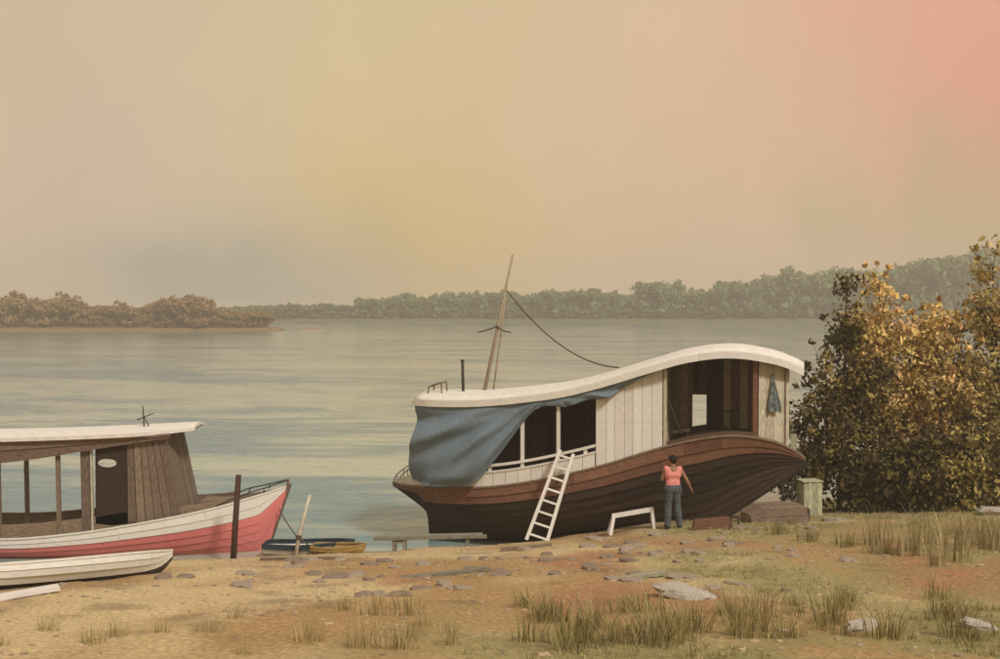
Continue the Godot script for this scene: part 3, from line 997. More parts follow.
func stakes() -> void:
	var o := thing("mooring_stake", "dark brown wooden stake driven in beside the red hull", "stake", on_ground(-6.32, 25.2, -0.05))
	var st := soft()
	tube(st, [Vector3(0, -0.2, 0), Vector3(0.07, 0.9, 0.0), Vector3(0.15, 2.05, 0)], 0.075, 0.065, 8)
	put(st, "shaft", M.stake[1], o)
	var p := thing("mooring_stake", "pale leaning wooden stake holding the red boat's mooring rope", "stake", on_ground(-4.95, 25.5, -0.05))
	st = soft()
	tube(st, [Vector3(0, -0.2, 0), Vector3(0.18, 0.7, 0.0), Vector3(0.41, 1.55, 0)], 0.055, 0.04, 8)
	put(st, "shaft", M.pale_y[2], p)
	var r := thing("mooring_rope", "dark rope running from the red bow past the pale stake to the beach", "rope", Vector3(-5.55, 1.05, -26.85))
	var knot: Vector3 = p.position + Vector3(0.135, 0.53, 0.06)
	var end := on_ground(-3.95, 25.35, 0.02)
	st = soft()
	var pts := sag(Vector3.ZERO, knot - r.position, 0.05, 10)
	pts.append_array(sag(knot - r.position, end - r.position, 0.08, 8).slice(1))
	tube(st, pts, 0.017, 0.017, 5)
	put(st, "line", M.rope, r)
	st = soft()
	for i in 3:
		var ring := []
		for k in 13:
			var a := TAU * k / 12.0
			ring.append(knot - r.position + Vector3(cos(a) * 0.062, (i - 1) * 0.034 + 0.008 * sin(a), sin(a) * 0.062 - 0.06))
		tube(st, ring, 0.017, 0.017, 5)
	put(st, "hitch", M.rope, r)

func beach_timber() -> void:
	# squared brown baulk with a small wire frame at its end
	var o := thing("timber_baulk", "short squared brown timber lying on the sand near the person", "timber", on_ground(4.86, 24.2, 0.10), 0.08)
	o.rotation.z = 0.07
	var st := flat()
	hexa(st, [Vector3(-0.50, -0.14, -0.13), Vector3(0.36, -0.12, -0.13), Vector3(0.36, -0.12, 0.13), Vector3(-0.56, -0.14, 0.13), Vector3(-0.45, 0.14, -0.12), Vector3(0.36, 0.14, -0.12), Vector3(0.36, 0.14, 0.12), Vector3(-0.47, 0.14, 0.12)])
	put(st, "timber", M.topside[0], o)
	st = flat()
	for q in [0.40, 0.56]: bar(st, Vector3(q, -0.15, 0), Vector3(q, 0.14, 0), 0.03, 0.03)
	bar(st, Vector3(0.37, 0.14, 0), Vector3(0.575, 0.14, 0), 0.03, 0.03, Vector3.UP)
	put(st, "handle_frame", M.iron, o)
	# an upturned punt by the bow
	var p := thing("upturned_punt", "small upturned mauve brown punt lying under the river boat's bow", "punt", on_ground(6.55, 25.5, -0.02), 0.12)
	var rings := []
	for q in [[-0.76, 0.02, 0.16], [-0.70, 0.22, 0.34], [-0.4, 0.40, 0.40], [0.3, 0.42, 0.40], [0.66, 0.40, 0.38], [0.72, 0.05, 0.36]]: rings.append(q)
	for k in 5:
		var t0 := k / 5.0
		var t1 := (k + 1) / 5.0 - 0.02
		st = flat()
		var lr := []
		for q in rings:
			var z0: float = lerpf(q[2], -q[2], t0)
			var z1: float = lerpf(q[2], -q[2], t1)
			lr.append([Vector3(q[0], q[1], z0), Vector3(q[0], q[1], z1), Vector3(q[0], q[1] - 0.03, z1), Vector3(q[0], q[1] - 0.03, z0)])
		loft(st, lr)
		put(st, "bottom_plank", pick("mauve_x"), p)
	for s in [-1.0, 1.0]:
		for k in 2:
			st = flat()
			var lr := []
			for q in rings:
				var out: float = 0.05 * k + 0.02
				var ya: float = q[1] * (1.0 - 0.5 * k) - 0.012
				var yb: float = maxf(q[1] * (0.5 - 0.5 * k), -0.04)
				lr.append([Vector3(q[0], ya, s * (q[2] + out - 0.03)), Vector3(q[0], yb, s * (q[2] + out + 0.02)), Vector3(q[0], yb, s * (q[2] + out - 0.01)), Vector3(q[0], ya, s * (q[2] + out - 0.055))])
			loft(st, lr)
			put(st, "side_plank", pick("mauve_x"), p)
	st = flat()
	bar(st, Vector3(0.735, 0.02, 0), Vector3(0.735, 0.36, 0), 0.72, 0.03, Vector3(0, 0, 1))
	put(st, "transom", M.mauve_x[0], p)
	# a pale green box and a short winch post behind it
	var c := thing("wooden_box", "pale green upright wooden box standing at the foot of the bushes", "box", on_ground(7.62, 26.3, -0.03), 0.15)
	for k in 4:
		var x := -0.24 + 0.12 * k
		vertical_board(c, "green_y", "front_board", Vector3(x, 0, 0.22), Vector3(x + 0.115, 0, 0.22), Vector3(x, 0.86 + 0.03 * (k % 2), 0.22), Vector3(x + 0.115, 0.86 + 0.02 * (k % 3), 0.22), Vector3(0, 0, -1))
		vertical_board(c, "green_y", "back_board", Vector3(x, 0, -0.22), Vector3(x + 0.115, 0, -0.22), Vector3(x, 0.85, -0.22), Vector3(x + 0.115, 0.86, -0.22), Vector3(0, 0, 1))
	for s in [-1.0, 1.0]:
		for k in 3:
			var z := -0.185 + 0.125 * k
			vertical_board(c, "green_y", "side_board", Vector3(s * 0.24, 0, z), Vector3(s * 0.24, 0, z + 0.12), Vector3(s * 0.24, 0.85, z), Vector3(s * 0.24, 0.86, z + 0.12), Vector3(-s, 0, 0))
	st = flat()
	box(st, Vector3(-0.26, 0.895, -0.24), Vector3(0.26, 0.92, 0.24))
	put(st, "lid", M.green_y[2], c)
	var w := thing("winch_frame", "small dark two-post winch frame standing in front of the pale green box", "winch", on_ground(7.05, 26.25, -0.05), 0.1)
	for x in [-0.1, 0.14]:
		st = flat()
		bar(st, Vector3(x, -0.1, 0), Vector3(x, 0.86 + x * 0.2, 0), 0.05, 0.05)
		put(st, "post", M.iron, w)
	st = soft()
	tube(st, [Vector3(-0.16, 0.84, 0), Vector3(0.2, 0.88, 0)], 0.03, 0.03)
	put(st, "cross_bar", M.iron, w)
	st = soft()
	var ring := []
	for k in 15: ring.append(Vector3(0.02 + 0.09 * cos(TAU * k / 14.0), 0.55 + 0.08 * sin(TAU * k / 14.0), 0.05))
	tube(st, ring, 0.018, 0.018, 6)
	put(st, "crank", M.iron, w)
	# loose boards
	var boards := [["white flaking board lying on the sand below the white dinghy", -6.9, 14.6, 1.6, 0.22, 0.55, "white_x"], ["bleached driftwood board lying on the reddish sand", -0.9, 17.4, 1.5, 0.16, 0.2, "grey_x"],
		["brown driftwood board lying below the ladder", 0.55, 22.6, 1.1, 0.13, -0.15, "brown_x"], ["short grey board lying beside the grass on the bank", 2.1, 16.0, 0.9, 0.15, 0.4, "grey_x"], ["dark driftwood board lying below the mooring stakes", -4.0, 21.5, 1.7, 0.14, -0.1, "brown_x"]]
	for b in boards:
		var e := thing("driftwood_board", b[0], "board", on_ground(b[1], b[2], 0.035), b[5])
		e.rotation.z = (ground_y(b[1] + 0.5, b[2]) - ground_y(b[1] - 0.5, b[2]))
		st = flat()
		bar(st, Vector3(-b[3] * 0.5, 0, 0), Vector3(b[3] * 0.5, 0, 0), b[4], 0.05, Vector3(0, 0, 1))
		put(st, "plank", pick(b[6]), e)

func blob(sd: int, flatness: float, sharp := 0.2) -> ArrayMesh:
	var n := FastNoiseLite.new()
	n.seed = sd
	n.frequency = 0.9
	n.fractal_octaves = 3
	var st := flat()
	var pts := []
	for j in 11:
		var row := []
		for i in 16:
			var th := PI * j / 10.0
			var ph := TAU * i / 16.0
			var v := Vector3(sin(th) * cos(ph), cos(th), sin(th) * sin(ph))
			v *= 1.0 + sharp * n.get_noise_3dv(v * 1.3 + Vector3(sd, 0, 0)) * 2.0
			v.y = clampf(v.y, -0.75, 0.62)
			row.append(v * Vector3(1, flatness, 0.8))
		pts.append(row)
	for j in 10:
		for i in 16:
			var k := (i + 1) % 16
			quad(st, pts[j][i], pts[j][k], pts[j + 1][k], pts[j + 1][i])
	st.generate_normals()
	return st.commit()

func stones() -> void:
	var shapes := []
	for i in 5: shapes.append(blob(40 + i, [0.45, 0.6, 0.35, 0.7, 0.4][i]))
	# [x, distance, size, shade]: the stones the picture shows, in drifts along the bank
	var list := []
	rng.seed = 77
	for c in [[-1.3, 18.5, 2.6, 12], [1.6, 18.0, 2.2, 14], [-5.5, 17.0, 1.8, 5], [-7.0, 13.0, 0.9, 7], [-1.6, 15.0, 1.2, 12], [0.8, 20.5, 2.4, 10], [-2.8, 17.6, 1.6, 9], [4.6, 18.5, 2.4, 10], [2.9, 15.0, 1.4, 8], [5.2, 22.5, 2.5, 8], [3.2, 20.5, 2.2, 8], [-3.6, 20.0, 1.8, 7], [6.9, 24.6, 1.0, 5], [2.6, 24.6, 1.0, 6]]:
		for i in c[3]:
			list.append([c[0] + rng.randf_range(-1, 1) * c[2], c[1] + rng.randf_range(-1, 1) * c[2] * 0.7, rng.randf_range(0.05, 0.17) * (1.25 if i == 0 else 1.0), rng.randi() % 2])
	for s in list:
		var o := share(shapes[rng.randi() % 5], "stone", self)
		o.name = numbered("beach_stone")
		o.set_surface_override_material(0, M.stone[s[3]])
		o.position = on_ground(s[0], s[1], s[2] * 0.12)
		o.scale = Vector3(s[2] * rng.randf_range(1.0, 1.6), s[2] * rng.randf_range(0.7, 1.0), s[2])
		o.rotation.y = rng.randf() * TAU
		tag(o, "brown grey stone lying half sunk in the sandy bank", "stone", "stones scattered over the bank")
	for s in [[3.95, 11.6, 0.16, "white angular stone lying on the green bank"], [5.1, 11.35, 0.15, "white flat stone lying beside bare red earth on the bank"], [2.35, 13.6, 0.26, "large pale stone standing among the tall grass"], [12.0, 25.5, 0.35, "pale rounded boulder at the foot of the bushes"]]:
		var o := share(shapes[int(s[2] * 100) % 5], "stone", self)
		o.name = numbered("pale_stone")
		o.set_surface_override_material(0, M.stone[2])
		o.position = on_ground(s[0], s[1], s[2] * 0.12)
		o.scale = Vector3(s[2] * 1.7, s[2], s[2])
		o.rotation.y = s[0]
		tag(o, s[3], "stone")
	# loose gravel too small to count
	var mm := MultiMesh.new()
	mm.transform_format = MultiMesh.TRANSFORM_3D
	mm.use_colors = true
	mm.mesh = blob(60, 0.6)
	var gm := StandardMaterial3D.new()
	gm.vertex_color_use_as_albedo = true
	gm.roughness = 0.95
	mm.mesh.surface_set_material(0, gm)
	var tf := []
	for i in 5200:
		var x := rng.randf_range(-10.0, 12.0)
		var d := rng.randf_range(9.6, 26.5)
		if patches.get_noise_2d(x * 2.0, d * 2.0 + 50.0) < rng.randf_range(-0.25, 0.30): continue
		var s := rng.randf_range(0.008, 0.03) * (1.6 if rng.randf() < 0.1 else 1.0)
		tf.append([Transform3D(Basis(Vector3.UP, rng.randf() * TAU).scaled(Vector3(s * 1.4, s, s)), on_ground(x, d, s * 0.1)), Color(0.30, 0.22, 0.15) * rng.randf_range(0.6, 1.5)])
	mm.instance_count = tf.size()
	for i in tf.size():
		mm.set_instance_transform(i, tf[i][0])
		mm.set_instance_color(i, tf[i][1])
	var g := MultiMeshInstance3D.new()
	g.multimesh = mm
	g.name = "gravel"
	add_child(g)
	tag(g, "fine brown gravel strewn over the sandy bank", "gravel", "", "stuff")

# ---------------------------------------------------------------- grass
func blades(count: int, h: float, spread: float, lean: float, width: float, tones: Array) -> ArrayMesh:
	var vs := PackedVector3Array()
	var cs := PackedColorArray()
	for i in count:
		var a := rng.randf() * TAU
		var base := Vector3(cos(a), 0, sin(a)) * spread * sqrt(rng.randf()) * 0.5
		var out := (base / maxf(spread, 0.01) * 1.6 + Vector3(rng.randf_range(-1, 1), 0, rng.randf_range(-1, 1)) * 0.5) * lean
		var hh := h * rng.randf_range(0.5, 1.05)
		var side := Vector3(-sin(a + rng.randf()), 0, cos(a + rng.randf())) * width
		var c: Color = tones[rng.randi() % tones.size()]
		c = c * rng.randf_range(0.75, 1.2)
		var prev := []
		for k in 4:
			var t := k / 3.0
			var p := base + Vector3(0, hh * (t - 0.12 * t * t), 0) + out * hh * t * t
			var w := side * (1.0 - 0.92 * t)
			var now := [p - w, p + w]
			if k > 0:
				for v in [prev[0], prev[1], now[1], prev[0], now[1], now[0]]:
					vs.append(v)
					cs.append(c)
			prev = now
	var arr := []
	arr.resize(Mesh.ARRAY_MAX)
	arr[Mesh.ARRAY_VERTEX] = vs
	arr[Mesh.ARRAY_COLOR] = cs
	var st := SurfaceTool.new()
	st.create_from_arrays(arr)
	st.generate_normals()
	st.set_material(M.blade)
	return st.commit()

func grasses() -> void:
	rng.seed = 404
	var olive := [Color(0.20, 0.18, 0.07), Color(0.26, 0.225, 0.09), Color(0.15, 0.13, 0.05), Color(0.33, 0.27, 0.13)]
	var straw := [Color(0.40, 0.31, 0.15), Color(0.33, 0.245, 0.11), Color(0.46, 0.37, 0.20), Color(0.24, 0.19, 0.08)]
	var reedy := [Color(0.26, 0.20, 0.09), Color(0.36, 0.29, 0.15), Color(0.20, 0.155, 0.07), Color(0.42, 0.35, 0.20)]
	var kinds := [
		[blades(90, 0.62, 0.5, 0.55, 0.007, olive + straw), "tall olive grass tuft fanning out on the bank top", "tall olive tufts on the bank top"],
		[blades(60, 0.34, 0.35, 0.5, 0.006, olive), "short olive grass tuft growing on the mossy bank", "short olive tufts on the mossy bank"],
		[blades(46, 0.36, 0.30, 0.4, 0.006, straw), "dry straw coloured grass tuft growing on the sandy bank", "dry tufts on the sandy bank"],
		[blades(42, 0.75, 0.5, 0.22, 0.008, reedy), "upright brown reed clump growing below the bushes", "reed clumps below the bushes"]]
	var spots := []
	for p in [[1.55, 10.75], [1.85, 10.9], [1.70, 11.4], [1.25, 10.9], [1.05, 11.8], [2.1, 11.6], [0.55, 12.4], [2.6, 11.2], [3.0, 12.2]]: spots.append([0, p[0], p[1], rng.randf_range(0.75, 1.15)])
	for i in 34: spots.append([1, rng.randf_range(0.2, 5.6), rng.randf_range(10.0, 13.5), rng.randf_range(0.6, 1.2)])
	for i in 16: spots.append([1, rng.randf_range(5.5, 12.0), rng.randf_range(18.0, 25.0), rng.randf_range(0.8, 1.4)])
	for i in 12: spots.append([2, rng.randf_range(-2.4, 0.2), rng.randf_range(10.2, 13.2), rng.randf_range(0.7, 1.3)])
	for i in 8: spots.append([2, rng.randf_range(-5.0, -2.4), rng.randf_range(10.2, 12.6), rng.randf_range(0.5, 0.9)])
	for i in 7: spots.append([0, rng.randf_range(2.6, 5.6), rng.randf_range(10.3, 13.0), rng.randf_range(0.6, 0.95)])
	for i in 26: spots.append([3, rng.randf_range(6.6, 9.6), rng.randf_range(16.2, 20.5), rng.randf_range(0.7, 1.2)])
	for s in spots:
		var o := share(kinds[s[0]][0], "grass", self)
		o.name = numbered(["tall_grass_tuft", "grass_tuft", "dry_grass_tuft", "reed_clump"][s[0]])
		o.position = on_ground(s[1], s[2], -0.02)
		o.scale = Vector3.ONE * s[3]
		o.rotation.y = rng.randf() * TAU
		tag(o, kinds[s[0]][1], "grass tuft" if s[0] < 3 else "reeds", kinds[s[0]][2])
	# thin short turf on the green parts of the bank
	var mm := MultiMesh.new()
	mm.transform_format = MultiMesh.TRANSFORM_3D
	mm.mesh = blades(14, 0.075, 0.16, 0.6, 0.004, olive + straw)
	var tf := []
	for i in 30000:
		var x := rng.randf_range(-6.0, 14.0)
		var d := rng.randf_range(9.3, 27.5)
		var c := soil(x, d)
		if c.g / c.r < 0.80 + rng.randf() * 0.14: continue
		tf.append(Transform3D(Basis(Vector3.UP, rng.randf() * TAU).scaled(Vector3.ONE * rng.randf_range(0.5, 1.3)), on_ground(x, d, -0.005)))
	mm.instance_count = tf.size()
	for i in tf.size(): mm.set_instance_transform(i, tf[i])
	var g := MultiMeshInstance3D.new()
	g.multimesh = mm
	g.name = "turf"
	add_child(g)
	tag(g, "short thin olive turf covering the green bank", "grass", "", "stuff")

# ---------------------------------------------------------------- bushes and trees
# leaves: clumps spread through the ellipsoids of env ([centre, radii, clumps]), each clump a loose ball of leaf faces
func foliage(env: Array, clump_r: Vector2, per_clump: int, leaf: float, tones: Array, sd: int, cluster_tone := 0.3) -> ArrayMesh:
	var r := RandomNumberGenerator.new()
	r.seed = sd
	var vs := PackedVector3Array()
	var cs := PackedColorArray()
	for e in env:
		for k in e[2]:
			var dir := Vector3(r.randfn(), r.randfn(), r.randfn()).normalized()
			var c: Vector3 = e[0] + dir * (e[1] as Vector3) * pow(r.randf(), 0.45)
			var cr := r.randf_range(clump_r.x, clump_r.y)
			var tone: Color = tones[r.randi() % tones.size()]
			tone = tone * r.randf_range(1.0 - cluster_tone, 1.0 + cluster_tone)
			for i in per_clump:
				var v: Vector3 = Vector3(r.randfn(), r.randfn() * 0.75, r.randfn()).normalized()
				var p := c + v * cr * pow(r.randf(), 0.4)
				var ax := (v + Vector3(r.randfn(), r.randfn(), r.randfn()) * 0.7).normalized()
				var b := ax.cross(Vector3(r.randfn(), r.randfn(), r.randfn())).normalized()
				var t := ax.cross(b)
				var l := leaf * r.randf_range(0.55, 1.2) * (1.7 if r.randf() < 0.12 else 1.0)
				var col := tone.lerp(tones[r.randi() % tones.size()], 0.35) * r.randf_range(0.8, 1.2)
				var q := [p - b * l * 0.5, p + t * l * 0.28 + ax * l * 0.06, p + b * l * 0.55, p - t * l * 0.28 + ax * l * 0.06]
				for x in [q[0], q[1], q[2], q[0], q[2], q[3]]:
					vs.append(x)
					cs.append(col)
	var arr := []
	arr.resize(Mesh.ARRAY_MAX)
	arr[Mesh.ARRAY_VERTEX] = vs
	arr[Mesh.ARRAY_COLOR] = cs
	var st := SurfaceTool.new()
	st.create_from_arrays(arr)
	st.generate_normals()
	st.set_material(M.leaf)
	return st.commit()

func bush(called: String, label: String, base: Vector3, env: Array, tones: Array, sd: int, leaf := 0.14, per := 44) -> void:
	var o := thing(called, label, "bush", base, 0.0)
	var r := RandomNumberGenerator.new()
	r.seed = sd
	var st := soft()
	for e in env:
		var c: Vector3 = e[0]
		var mid := Vector3(c.x * 0.4, c.y * 0.45, c.z * 0.4) + Vector3(r.randf_range(-0.2, 0.2), 0, r.randf_range(-0.2, 0.2))
		tube(st, [Vector3(c.x * 0.08, -0.15, c.z * 0.08), mid, c, c + Vector3(0.05, e[1].y * (0.6 if e[1].x > 0.7 else 0.3), 0)], 0.05 if e[1].x > 0.7 else 0.03, 0.008, 7)
		for i in (7 if e[1].x > 0.7 else 0):
			var dir := Vector3(r.randfn(), r.randf_range(-0.2, 0.9), r.randfn()).normalized()
			tube(st, [mid.lerp(c, r.randf()), c + dir * (e[1] as Vector3) * 0.55, c + dir * (e[1] as Vector3) * 0.98], 0.035, 0.008, 5)
	# loose sprays that stand out of the crown: a bare twig with a few leaves at its end
	var loose := []
	for e in env:
		for i in int(e[2] * 0.22) + 3:
			var dir := Vector3(r.randfn(), r.randf_range(-0.1, 1.1), r.randfn()).normalized()
			var c: Vector3 = e[0]
			var tip := c + dir * (e[1] as Vector3) * r.randf_range(1.12, 1.38) + Vector3(0, r.randf_range(0.0, 0.25), 0)
			if tip.y < 0.3: continue
			tube(st, [c + dir * (e[1] as Vector3) * 0.8, tip], 0.010, 0.005, 4)
			loose.append([tip, Vector3(0.03, 0.05, 0.03), 1])
	put(st, "trunk", M.bark, o)
	share(foliage(loose, Vector2(0.06, 0.16), 11, leaf * 1.25, tones, sd + 50, 0.4), "leaf_sprays", o)
	share(foliage(env, Vector2(0.25, 0.55), per, leaf, tones, sd, 0.45), "crown", o)

func bushes() -> void:
	var dark := [Color(0.055, 0.042, 0.014), Color(0.085, 0.066, 0.022), Color(0.035, 0.027, 0.012), Color(0.12, 0.09, 0.03)]
	var ochre := [Color(0.64, 0.46, 0.17), Color(0.68, 0.46, 0.19), Color(0.55, 0.41, 0.145), Color(0.40, 0.31, 0.11), Color(0.66, 0.41, 0.19)]
	var gold := [Color(0.48, 0.36, 0.14), Color(0.36, 0.28, 0.10), Color(0.20, 0.165, 0.06), Color(0.54, 0.38, 0.16)]
	var umber := [Color(0.050, 0.036, 0.016), Color(0.085, 0.062, 0.022), Color(0.15, 0.115, 0.035), Color(0.035, 0.025, 0.012)]
	var b := on_ground(9.1, 28.6)
	bush("dark_bush", "dark olive bush with a thin leafy spire behind the river boat's bow", b, [
		[Vector3(-0.45, 1.5, 0.2), Vector3(1.5, 1.5, 1.2), 140], [Vector3(0.15, 3.1, 0), Vector3(1.05, 1.2, 0.9), 70], [Vector3(0.2, 4.6, 0), Vector3(0.55, 0.8, 0.5), 20], [Vector3(0.15, 5.7, 0), Vector3(0.22, 0.6, 0.22), 4]], dark + [Color(0.20, 0.15, 0.05), Color(0.26, 0.19, 0.07)], 501)
	b = on_ground(11.3, 30.3)
	bush("ochre_bush", "ochre leaved spreading bush rising behind the dark bushes", b, [
		[Vector3(0.0, 3.0, 0.4), Vector3(1.9, 2.1, 1.4), 230], [Vector3(-0.7, 4.9, 0.2), Vector3(0.8, 0.9, 0.7), 40], [Vector3(-0.6, 6.2, 0), Vector3(0.3, 0.6, 0.3), 5], [Vector3(0.8, 4.7, 0.3), Vector3(0.9, 0.8, 0.8), 40]], ochre, 502, 0.14, 50)
	b = on_ground(13.7, 29.6)
	bush("golden_bush", "golden olive bush with a loose crown standing beside the ochre bush", b, [
		[Vector3(-0.3, 2.6, 0.3), Vector3(1.6, 2.1, 1.4), 190], [Vector3(-0.1, 4.9, 0.2), Vector3(0.9, 0.9, 0.8), 40], [Vector3(-0.1, 6.4, 0), Vector3(0.45, 0.7, 0.4), 7]], gold, 503)
	b = on_ground(16.6, 30.5)
	bush("olive_bush", "olive bush standing at the end of the row beyond the golden bush", b, [
		[Vector3(0, 2.4, 0), Vector3(1.7, 2.2, 1.5), 180], [Vector3(0, 5.0, 0), Vector3(1.0, 1.5, 1.0), 60]], gold, 504)
	b = on_ground(10.1, 27.2)
	bush("low_bush", "low dark umber bush growing in front of the ochre bush", b, [
		[Vector3(-0.4, 0.7, 0), Vector3(1.2, 0.85, 0.8), 100], [Vector3(0.7, 1.1, 0), Vector3(1.0, 1.1, 0.8), 90]], umber, 505)
	b = on_ground(12.3, 26.9)
	bush("low_bush", "low olive and gold bush growing in front of the golden bush", b, [
		[Vector3(-0.4, 0.8, 0), Vector3(1.2, 1.0, 0.8), 100], [Vector3(0.8, 1.2, 0), Vector3(1.1, 1.2, 0.8), 95]], [Color(0.30, 0.24, 0.08), Color(0.20, 0.165, 0.055), Color(0.11, 0.085, 0.03), Color(0.42, 0.31, 0.11)], 506)

func far_tree_mesh(sd: int, tones: Array, lobes: int, wide: float) -> ArrayMesh:
	var r := RandomNumberGenerator.new()
	r.seed = sd
	var env := [[Vector3(0, 0.52, 0), Vector3(0.40 * wide, 0.36, 0.34 * wide), 20], [Vector3(0, 0.25, 0), Vector3(0.46 * wide, 0.22, 0.36 * wide), 16]]
	for i in lobes:
		env.append([Vector3(r.randf_range(-0.34, 0.34) * wide, r.randf_range(0.55, 0.78), r.randf_range(-0.2, 0.2)), Vector3(0.19, 0.16, 0.18), 7])
	return foliage(env, Vector2(0.07, 0.13), 42, 0.075, tones, sd, 0.12)

func wood_row(list: Array, called: String, label: String, group: String, shapes: Array, trunk: Mesh) -> void:
	for t in list:
		var o := thing(called, label, "tree", Vector3(t[0], t[3], -t[1]), rng.randf() * TAU, group)
		o.scale = Vector3(t[4], t[2], t[4])
		share(shapes[rng.randi() % shapes.size()], "crown", o)
		share(trunk, "trunk", o)

func far_shore() -> void:
	rng.seed = 900
	var tr := soft()
	tube(tr, [Vector3(0, -0.02, 0), Vector3(0.01, 0.3, 0), Vector3(0, 0.7, 0)], 0.03, 0.012, 6)
	tr.generate_normals()
	tr.set_material(M.bark)
	var trunk := tr.commit()
	var green := [Color(0.165, 0.205, 0.10), Color(0.19, 0.23, 0.115), Color(0.155, 0.19, 0.09)]
	var brown := [Color(0.30, 0.19, 0.085), Color(0.36, 0.225, 0.105), Color(0.24, 0.155, 0.07)]
	var shapes := []
	for i in 4: shapes.append(far_tree_mesh(700 + i, green, 3 + i % 3, 1.0))
	var bshapes := []
	for i in 3: bshapes.append(far_tree_mesh(720 + i, brown, 3 + i % 2, 1.0))
	# land: low banks that rise out of the water
	bank("far_shore", [[-150.0, 394.0, 30.0], [-60.0, 392.0, 40.0], [60.0, 391.0, 50.0], [150.0, 391.0, 60.0], [260.0, 388.0, 70.0], [360.0, 380.0, 80.0]], 1.2, Color(0.16, 0.15, 0.075))
	bank("island", [[-190.0, 262.0, 1.0], [-170.0, 256.0, 22.0], [-120.0, 255.0, 24.0], [-86.0, 255.0, 22.0], [-66.0, 256.5, 12.0], [-55.0, 258.0, 5.0], [-52.0, 260.0, 1.0]], 0.9, Color(0.25, 0.165, 0.08))
	bank("sandbar", [[-50.5, 265.0, 0.5], [-48.0, 264.0, 3.0], [-45.0, 264.0, 3.0], [-43.0, 265.0, 0.5]], 0.35, Color(0.36, 0.26, 0.14))
	# tree tops of the far wood as the picture shows them: [screen column, height in m]
	var top := [[200, 4.5], [270, 6.0], [330, 6.6], [362, 5.6], [364, 9.0], [388, 9.2], [391, 6.0], [394, 11.3], [432, 10.6], [438, 10.8], [470, 11.4], [545, 11.6], [560, 12.2], [600, 12.4], [618, 10.4], [640, 11.0], [650, 15.8], [680, 16.2], [684, 11.5], [715, 12.0], [725, 16.4], [755, 15.0], [762, 19.4], [850, 20.4], [900, 22.0], [950, 27.0], [1000, 29.0], [1100, 25.0]]
	var list := []
	var px := 196.0
	while px < 1090.0:
		var i := 0
		while i < top.size() - 2 and px > top[i + 1][0]: i += 1
		var h: float = lerpf(top[i][1], top[i + 1][1], clampf((px - top[i][0]) / (top[i + 1][0] - top[i][0]), 0, 1))
		for row in 2:
			var d := 400.0 + row * 14.0 + rng.randf_range(-3, 3)
			var hh := h * rng.randf_range(0.80, 1.06) * (1.0 if row == 0 else 0.97)
			list.append([(px + rng.randf_range(-3, 3) - 500.0) / 1072.0 * d, d, hh, 0.9, maxf(hh * rng.randf_range(0.85, 1.15), 9.0)])
		px += clampf(h * 1.05, 8.0, 15.0)
	wood_row(list, "far_tree", "hazy grey green tree in the wood along the far shore", "trees along the far shore", shapes, trunk)
	scrub("far_scrub", "dense grey green scrub at the foot of the far wood", [-120.0, 398.0], [240.0, 396.0], 190, 4.0, shapes[1])
	# the low brown island
	var itop := [[-170, 9.0], [-100, 8.5], [0, 9.5], [30, 9.2], [42, 7.6], [60, 9.4], [72, 9.2], [80, 7.4], [130, 6.8], [142, 4.2], [146, 3.2], [150, 7.0], [165, 8.6], [190, 9.6], [205, 8.2], [216, 5.2], [268, 4.8]]
	list = []
	px = -170.0
	while px < 268.0:
		var i := 0
		while i < itop.size() - 2 and px > itop[i + 1][0]: i += 1
		var h: float = lerpf(itop[i][1], itop[i + 1][1], clampf((px - itop[i][0]) / (itop[i + 1][0] - itop[i][0]), 0, 1))
		for row in 2:
			var d := 261.0 + row * 7.0 + rng.randf_range(-1.5, 1.5)
			if px > 215: d = 261.0 + row * 3.0
			var hh := h * rng.randf_range(0.86, 1.05)
			list.append([(px + rng.randf_range(-2, 2) - 500.0) / 1072.0 * d, d, hh, 0.5, maxf(hh * rng.randf_range(0.9, 1.25), 6.0)])
		px += clampf(h * 1.3, 6.0, 12.0)
	wood_row(list, "island_tree", "warm brown tree growing on the low island", "trees on the low island", bshapes, trunk)
	scrub("island_scrub", "dense brown scrub along the edge of the low island", [-165.0, 259.0], [-62.0, 259.5], 90, 2.3, bshapes[1])

# low scrub that closes the foot of a wood, one uncountable mass
func scrub(called: String, label: String, a: Array, b: Array, n: int, size: float, mesh: Mesh) -> void:
	var mm := MultiMesh.new()
	mm.transform_format = MultiMesh.TRANSFORM_3D
	mm.mesh = mesh
	mm.instance_count = n
	for i in n:
		var t := (i + rng.randf()) / n
		var s := size * rng.randf_range(0.7, 1.3)
		mm.set_instance_transform(i, Transform3D(Basis(Vector3.UP, rng.randf() * TAU).scaled(Vector3(s * 1.6, s, s * 1.6)), Vector3(lerpf(a[0], b[0], t), 0.4, -lerpf(a[1], b[1], t) - rng.randf_range(-1.5, 3.0))))
	var o := MultiMeshInstance3D.new()
	o.multimesh = mm
	o.name = called
	add_child(o)
	tag(o, label, "scrub", "", "stuff")

